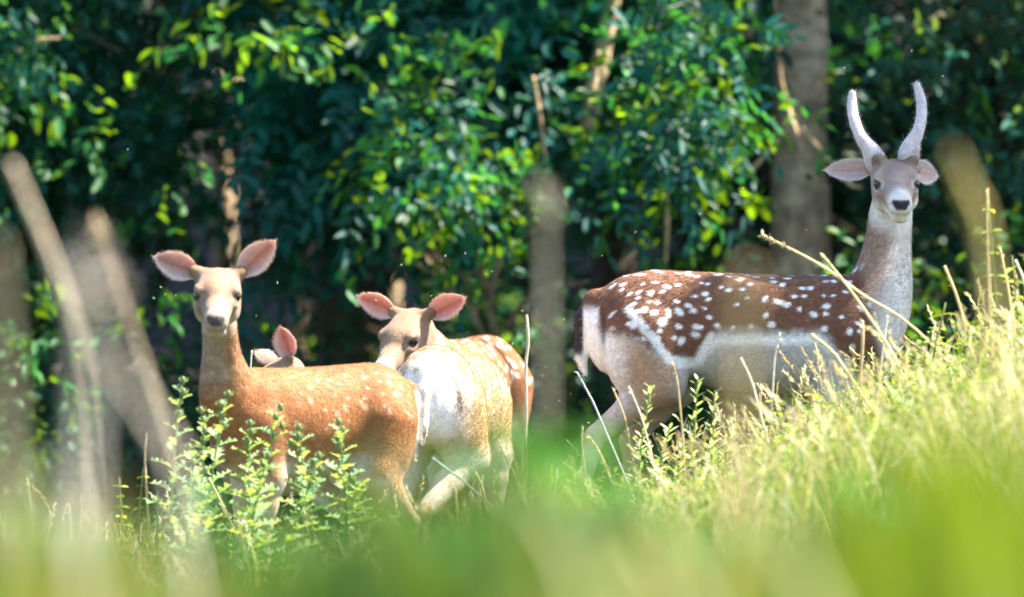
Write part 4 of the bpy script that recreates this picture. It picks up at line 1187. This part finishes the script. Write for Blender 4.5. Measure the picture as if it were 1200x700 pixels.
def weed(name, label, cat, top, Y, kind, n, group, jitter=0.03, base=None, leafscale=1.0, stem_col=(.16, .22, .08), cols=None):
    tp = P(top[0], top[1], Y)
    bx = tp[0] + jitter * rng.normal() if base is None else base
    b = np.array([bx, Y + .02 * rng.normal(), 0]); b[2] = float(ground_z(b[0], b[1])) - .01
    t = thing(name, label, cat, b, group)
    path = [b * 0, (tp - b) * .5 + np.array([.02 * rng.normal(), 0, .02]), tp - b]
    G = Geo(); tube(G, path, [.0055, .0045, .0025], 6, stem_col, n=10, rough=.05, colvar=.1)
    obj('stem', G.mesh('stem', M_WEED), t)
    c = catmull(path, 60)
    a = rng.random() * 6.28
    for i in range(n):
        f = .18 + .82 * (i + .5) / n
        pos = c[int(f * 59)]
        if kind == 'thistle':
            a += 2.4; s = (1.25 - .85 * f) * (.8 + .4 * rng.random()); el = .15 + .9 * f; me = THISTLE[i % 3]
        elif kind == 'lance':
            a += 2.4; s = (1.15 - .45 * f) * (.8 + .4 * rng.random()); el = .5 + .5 * f; me = LANCE[rng.integers(0, 3)]
        elif kind == 'nettle':
            a += math.pi if i % 2 else math.pi / 2; s = (1.2 - .5 * f) * (.85 + .3 * rng.random()); el = .25; me = NETTLE[rng.integers(0, 3)]
            f2 = .18 + .82 * ((i // 2) * 2 + .5) / n; pos = c[int(min(f2, 1) * 59)]
        else:
            a += 2.1 + .5 * rng.random(); s = (1.35 - .6 * f) * (.8 + .4 * rng.random()); el = .5 + .4 * rng.random(); me = DOCK[rng.integers(0, 3)]
        d = np.array([math.cos(a), math.sin(a), el + .15 * rng.normal()])
        place_leaf(me, t, pos, d, np.array([0, -.1, 1.0]) + .15 * rng.normal(size=3), s * leafscale)
    if kind == 'thistle':
        for k in range(4):
            pos = c[59 - 3 * k] + np.array([.012 * rng.normal(), .012 * rng.normal(), .003])
            o = obj('bud', BUD, t, pos); o.scale = (1, 1, 1)
    return t

def build_weeds():
    g = 'thistles in front of the left doe'
    for i, (x, y, Y, lab) in enumerate([(213, 452, -1.5, 'tallest thistle, standing free left of the doe\'s neck'), (240, 487, -1.45, 'thistle between the tall one and the doe\'s neck'), (264, 468, -1.6, 'thistle with a bright tip in front of the doe\'s neck'),
                               (292, 502, -1.4, 'thistle low in front of the doe\'s shoulder'), (328, 483, -1.5, 'dark green thistle tip against the doe\'s orange shoulder'), (350, 507, -1.55, 'thistle with pale top leaves against the doe\'s belly'),
                               (398, 500, -1.5, 'thin thistle with a round bud in front of the doe\'s flank'), (372, 540, -1.65, 'thistle low under the doe\'s belly'), (226, 530, -1.7, 'bushy thistle at the foot of the tallest one'), (420, 565, -1.5, 'low thistle by the doe\'s hind leg'), (312, 540, -1.7, 'low thistle right of the doe\'s chest')]):
        weed('thistle', lab, 'thistle', (x, y), Y, 'thistle', 24, g, .07, leafscale=1.05)
    g = 'small-leaved weeds at the left'
    for x, y, Y, lab in [(140, 560, -1.6, 'yellowish weed left of the thistles'), (168, 548, -1.5, 'pale weed with small leaves beside the thistles'), (185, 575, -1.7, 'low pale weed at the foot of the thistles')]:
        weed('leafy_weed', lab, 'weed', (x, y), Y, 'nettle', 22, g, .03, leafscale=.7)
    g = 'silvery weeds in front of the buck'
    for x, y, Y, lab in [(763, 452, -1.3, 'leftmost silvery weed, a narrow spire before the buck\'s thigh'), (785, 500, -1.25, 'short silvery weed right of the narrow spire'), (818, 442, -1.3, 'tallest silvery weed below the buck\'s belly'),
                         (838, 458, -1.35, 'silvery weed leaning right of the tallest one'), (858, 492, -1.3, 'rightmost silvery weed at the edge of the dry grass'), (800, 520, -1.45, 'low dark silvery weed in the middle of its clump'), (836, 520, -1.45, 'low silvery weed on the right of its clump')]:
        weed('silvery_weed', lab, 'weed', (x, y), Y, 'lance', 46, g, .04)
    g = 'yellow-green nettles on the right bank'
    for x, y, Y, lab in [(1158, 225, -1.9, 'tallest nettle stem with paired leaves at the right edge'), (1186, 300, -1.8, 'nettle at the very right edge'), (1084, 408, -1.6, 'nettle below the buck\'s chest'), (1108, 355, -1.7, 'nettle with a bright leaf pair right of the buck'),
                         (1040, 440, -1.5, 'nettle in the grass under the buck\'s neck'), (952, 452, -1.6, 'nettle with a pale flat top leaf before the buck\'s shoulder'), (905, 460, -1.5, 'nettle left of the pale flat one'), (1130, 395, -1.5, 'short nettle between the taller ones at the right'),
                         (1000, 425, -1.4, 'nettle before the buck\'s foreleg'), (1062, 470, -1.8, 'low nettle on the bank below the buck\'s chest')]:
        weed('nettle', lab, 'nettle', (x, y), Y, 'nettle', 20, g, .05)
    # blurred plants close to the camera
    g = 'blurred plants close to the camera'
    for x, y, Y, n, ls, lab in [(255, 590, -14.5, 12, .75, 'blurred green plant at the bottom left below the thistles'), (120, 640, -16, 12, .7, 'blurred green plant in the bottom left corner'), (610, 515, -15.5, 14, .8, 'dark green blurred plant at the bottom middle'),
                            (665, 560, -16.5, 14, .75, 'blurred plant right of the dark one at the bottom middle'), (720, 505, -16, 8, .6, 'blurred plant before the buck\'s hind leg'), (455, 590, -15.5, 12, .7, 'blurred green plant below the pale doe'),
                            (545, 640, -17, 12, .7, 'blurred plant low at the bottom middle'), (350, 640, -15, 12, .7, 'blurred plant low under the left doe'), (985, 590, -15.5, 12, .7, 'blurred plant at the bottom right below the buck'),
                            (860, 640, -16, 12, .7, 'low blurred plant under the buck\'s belly'), (1080, 600, -16.5, 12, .7, 'blurred plant before the bright one at the right'), (30, 610, -15.5, 10, .7, 'blurred plant at the left edge'), (780, 610, -15.2, 10, .7, 'low blurred plant below the silvery weeds')]:
        weed('dock_plant', lab, 'plant', (x, y), Y + 2.2, 'dock', n + 16, g, .03, leafscale=ls * 1.45)
    # tall bright tussock at the right, close to the camera
    b = P(1150, 500, -16.5); b[2] = float(ground_z(b[0], b[1]))
    t = thing('grass_tussock', 'tall blurred yellow-green grass tussock at the right edge, close to the camera', 'grass tussock', b)
    G = Geo(); n = 90
    blades(G, np.stack([.055 * rng.normal(size=n), .12 * rng.normal(size=n), -.01 * np.ones(n)], 1), (.62 + .26 * rng.random(n)), .010 + .006 * rng.random(n), palette(n, [(.22, .30, .010), (.17, .26, .010), (.28, .31, .025)]), .16, segs=6)
    o = obj('blades', G.mesh('blades', M_GRASS), t); o['kind'] = 'stuff'

def stalk(name, label, cat, path, Y, radii, col, group, head=None, mat=None, ground=True, dY=0.0):
    pts = [P(x, y, Y + dY * k) for k, (x, y) in enumerate(path)]
    if ground:
        e = pts[-1].copy(); dirv = norm(pts[-1] - pts[-2]); g = float(ground_z(e[0], e[1]))
        if e[2] > g:
            pts.append(np.array([e[0] + np.clip(.95 * dirv[0] / max(-dirv[2], .3) * (e[2] - g), -.4, .4), e[1], g - .02]))
    b = pts[-1].copy()
    t = thing(name, label, cat, b, group)
    G = Geo(); tube(G, [p - b for p in pts], radii, 7, col, n=22, rough=.04, colvar=.1)
    obj('stem', G.mesh('stem', mat or M_STRAW), t)
    if head:
        G = Geo(); n = head[0]; d = norm(pts[0] - pts[1])
        f = rng.random(n)
        q = pts[0] - b - d * (f * head[1])[:, None]
        leaves(G, q, d + .6 * rng.normal(size=(n, 3)), rand_unit(n), head[2] * (.7 + .6 * rng.random(n)), head[2] * .38 * np.ones(n), palette(n, [np.array(col) * 1.15, np.array(col) * .9]), six=False, droop=0)
        obj('seed_head', G.mesh('seed_head', M_STRAW), t)
    return t

def build_stalks():
    S1 = (.58, .45, .22); S2 = (.46, .33, .17); S3 = (.62, .54, .38)
    g = 'dry stems near the deer'
    for path, Y, r, c, hd, lab in [
        ([(893, 275), (960, 310), (1010, 345), (1090, 402)], -1.6, [.0035, .0055, .005, .004], S1, (26, .10, .018), 'long golden stem slanting down to the right across the buck\'s shoulder'),
        ([(963, 298), (1000, 345), (1040, 405), (1062, 450)], -1.7, [.004, .006, .006, .005], S1, (14, .05, .014), 'second golden stem crossing the long one before the buck\'s neck'),
        ([(1107, 312), (1122, 350), (1135, 400)], -1.6, [.005, .0055, .005], S1, None, 'short thick dry stem leaning left at the right of the buck'),
        ([(1157, 222), (1158, 300), (1162, 420)], -2.0, [.004, .006, .006], S2, (10, .05, .014), 'tall upright dry stem at the right edge'),
        ([(1172, 290), (1182, 340), (1190, 400)], -1.9, [.004, .005, .005], S1, (16, .06, .014), 'dry stem leaning left beside the right edge'),
        ([(1190, 305), (1200, 330), (1212, 380)], -1.7, [.005, .006, .006], S3, None, 'pale dry stem cut by the right edge'),
        ([(1010, 376), (1011, 400), (1008, 450)], -1.5, [.007, .006, .004], S2, (40, .06, .012), 'stem with a thick blunt seed head before the buck\'s shoulder'),
        ([(1040, 370), (1036, 400), (1030, 450)], -1.55, [.004, .004, .004], S3, (16, .05, .012), 'thin pale stem before the buck\'s chest'),
        ([(950, 392), (975, 412), (995, 440)], -1.6, [.006, .006, .005], S1, (30, .09, .014), 'seed head bent left before the buck\'s foreleg'),
        ([(914, 390), (908, 420), (905, 470)], -1.5, [.003, .0035, .003], S3, (16, .06, .012), 'thin upright stem before the buck\'s belly'),
        ([(868, 420), (880, 445), (890, 480)], -1.45, [.005, .005, .005], S3, None, 'blunt dry stem leaning left below the buck\'s belly'),
        ([(788, 424), (794, 450), (800, 510), (803, 560)], -1.4, [.003, .004, .004, .004], S2, (22, .05, .014), 'dry stem with a hooked head before the buck\'s thigh'),
        ([(718, 455), (732, 490), (742, 540)], -1.3, [.003, .004, .004], S2, (10, .04, .012), 'thin dry stem leaning left below the buck\'s tail'),
        ([(738, 455), (752, 490), (760, 520)], -1.35, [.003, .003, .003], S3, (10, .04, .012), 'pale thin stem beside the thigh of the buck'),
        ([(676, 436), (690, 462), (704, 492)], -.9, [.003, .004, .004], (.42, .42, .44), None, 'short grey twig slanting below the buck\'s tail'),
        ([(690, 512), (702, 530), (715, 560)], -1.3, [.004, .005, .003], S2, (22, .05, .012), 'bent seed head at the buck\'s hock'),
        ([(683, 500), (682, 520), (688, 570)], -1.4, [.004, .003, .003], S2, (24, .05, .012), 'upright seed head left of the buck\'s hock'),
        ([(617, 369), (619, 400), (616, 430), (617, 470), (616, 520)], -1.0, [.0055, .0065, .0055, .006, .007], (.50, .40, .30), None, 'bare upright stick with knots right of the pale doe'),
        ([(507, 537), (530, 555), (552, 572)], -1.5, [.004, .004, .003], (.30, .32, .34), None, 'grey straw crossing before the pale doe\'s legs'),
        ([(583, 515), (592, 535), (604, 560)], -1.4, [.003, .003, .003], S2, None, 'thin straw before the pale doe\'s foreleg'),
        ([(558, 555), (566, 575), (572, 610)], -1.6, [.005, .005, .005], S1, (16, .05, .012), 'short yellow stem below the pale doe'),
        ([(533, 572), (535, 600), (536, 650)], -1.7, [.005, .005, .005], S1, (14, .06, .012), 'upright yellow stem below the pale doe\'s hock'),
        ([(543, 590), (548, 615), (556, 650)], -1.6, [.006, .005, .004], S3, (14, .05, .012), 'pale leaning stem below the pale doe'),
        ([(32, 562), (36, 590), (40, 640)], -1.5, [.004, .003, .003], (.34, .40, .16), (26, .05, .013), 'green plantain head at the far left'),
        ([(81, 590), (83, 615), (84, 650)], -1.5, [.003, .003, .003], S3, None, 'thin pale stem at the lower left'),
        ([(172, 508), (170, 535), (172, 580), (176, 640)], -1.5, [.004, .0045, .005, .005], S2, None, 'upright brown stick left of the thistles'),
        ([(245, 560), (265, 600), (288, 650)], -1.7, [.005, .005, .005], S1, None, 'yellow straw slanting right below the thistles'),
        ([(295, 411), (294, 425), (293, 442), (293, 470)], .2, [.0035, .0035, .0035, .004], (.55, .50, .42), None, 'short pale twig beside the left doe\'s neck'),
    ]:
        stalk('grass_stalk', lab, 'dry stem', path, Y, [q * .8 for q in r], c, g, hd or (7, .10, .012))
    g = 'blurred dry stalks close to the camera'
    for path, Y, r, c, hd, lab in [
        ([(14, 192), (45, 265), (72, 335), (98, 430), (108, 560)], -10.5, [.006, .0085, .0085, .006, .005], (.66, .52, .36), None, 'blurred tan stalk leaning right at the upper left'),
        ([(108, 300), (104, 400), (100, 560)], -16.2, [.004, .0065, .006], (.72, .62, .52), (22, .05, .03), 'broad pale blurred stalk upright at the left'),
        ([(118, 268), (150, 370), (200, 520)], -9.5, [.004, .0055, .005], (.50, .38, .24), (24, .03, .03), 'darker blurred stalk leaning behind the broad pale one'),
        ([(112, 395), (150, 450), (200, 530), (212, 600)], -15.2, [.003, .0055, .0055, .004], (.70, .60, .48), None, 'pale blurred stalk slanting across the lower left'),
        ([(-8, 290), (0, 400), (6, 560)], -15.5, [.006, .007, .007], (.55, .45, .28), None, 'blurred stalk at the left edge'),
        ([(60, 560), (80, 620), (100, 700)], -17, [.006, .007, .007], (.62, .56, .44), None, 'short blurred straw at the bottom left'),
        ([(640, 226), (640, 330), (641, 450), (643, 600)], -12.5, [.0035, .005, .0045, .003], (.60, .50, .36), (20, .03, .03), 'blurred grey-tan stalk upright in the gap between does and buck'),
        ([(876, 318), (870, 380), (864, 520)], -15.0, [.007, .009, .006], (.58, .40, .18), None, 'blurred tan stalk standing before the buck\'s back'),
        ([(1118, 178), (1135, 225), (1152, 270), (1172, 420)], -13.5, [.004, .010, .008, .005], (.55, .44, .16), None, 'blurred yellow leaf tip right of the buck\'s head'),
        ([(640, 590), (665, 640), (690, 700)], -18, [.006, .007, .008], (.46, .42, .22), None, 'pale blurred straw at the bottom middle'),
        ([(755, 630), (775, 665), (800, 710)], -18.2, [.006, .007, .008], (.46, .42, .22), None, 'pale blurred straw right of the other at the bottom'),
        ([(905, 600), (925, 650), (950, 705)], -17.5, [.006, .007, .008], (.46, .42, .22), None, 'pale blurred straw at the bottom right'),
    ]:
        stalk('dry_stalk', lab, 'stalk', path, Y, r, c, g, hd, dY=.05)

def build_midges():
    G = Geo()
    tube(G, [(-.002, 0, 0), (0, 0, .0005), (.002, 0, 0)], [.0005, .001, .0004], 5, (.35, .32, .28), n=4)
    for s in (1, -1): leaves(G, np.array([[0, 0, .001]]), np.array([[-.5, s, .5]]), np.array([[0, 0, 1.]]), np.array([.005]), np.array([.0022]), np.array([[.8, .8, .78]]), six=False)
    me = G.mesh('midge', M_WEED)
    spots_ = [(188, 337), (193, 345), (180, 350), (206, 347), (325, 332), (470, 310), (522, 300), (545, 297), (570, 322), (505, 347), (612, 364), (636, 440), (660, 374), (601, 403), (576, 318), (640, 430), (820, 250), (945, 270), (690, 495), (705, 300),
              (870, 220), (990, 80), (1068, 60), (320, 412), (440, 352), (655, 470), (668, 462), (640, 478), (723, 418), (1105, 90), (300, 370), (745, 272), (150, 175), (60, 350)]
    for i, (x, y) in enumerate(spots_):
        o = obj('midge', me, loc=P(x, y, -1.2 + 1.6 * rng.random())); o.rotation_euler = tuple(rng.random(3) * 6)
        tag(o, 'tiny pale midge flying in the sunlight', 'midge', 'midges in the air')
build_weeds(); build_stalks(); build_midges()
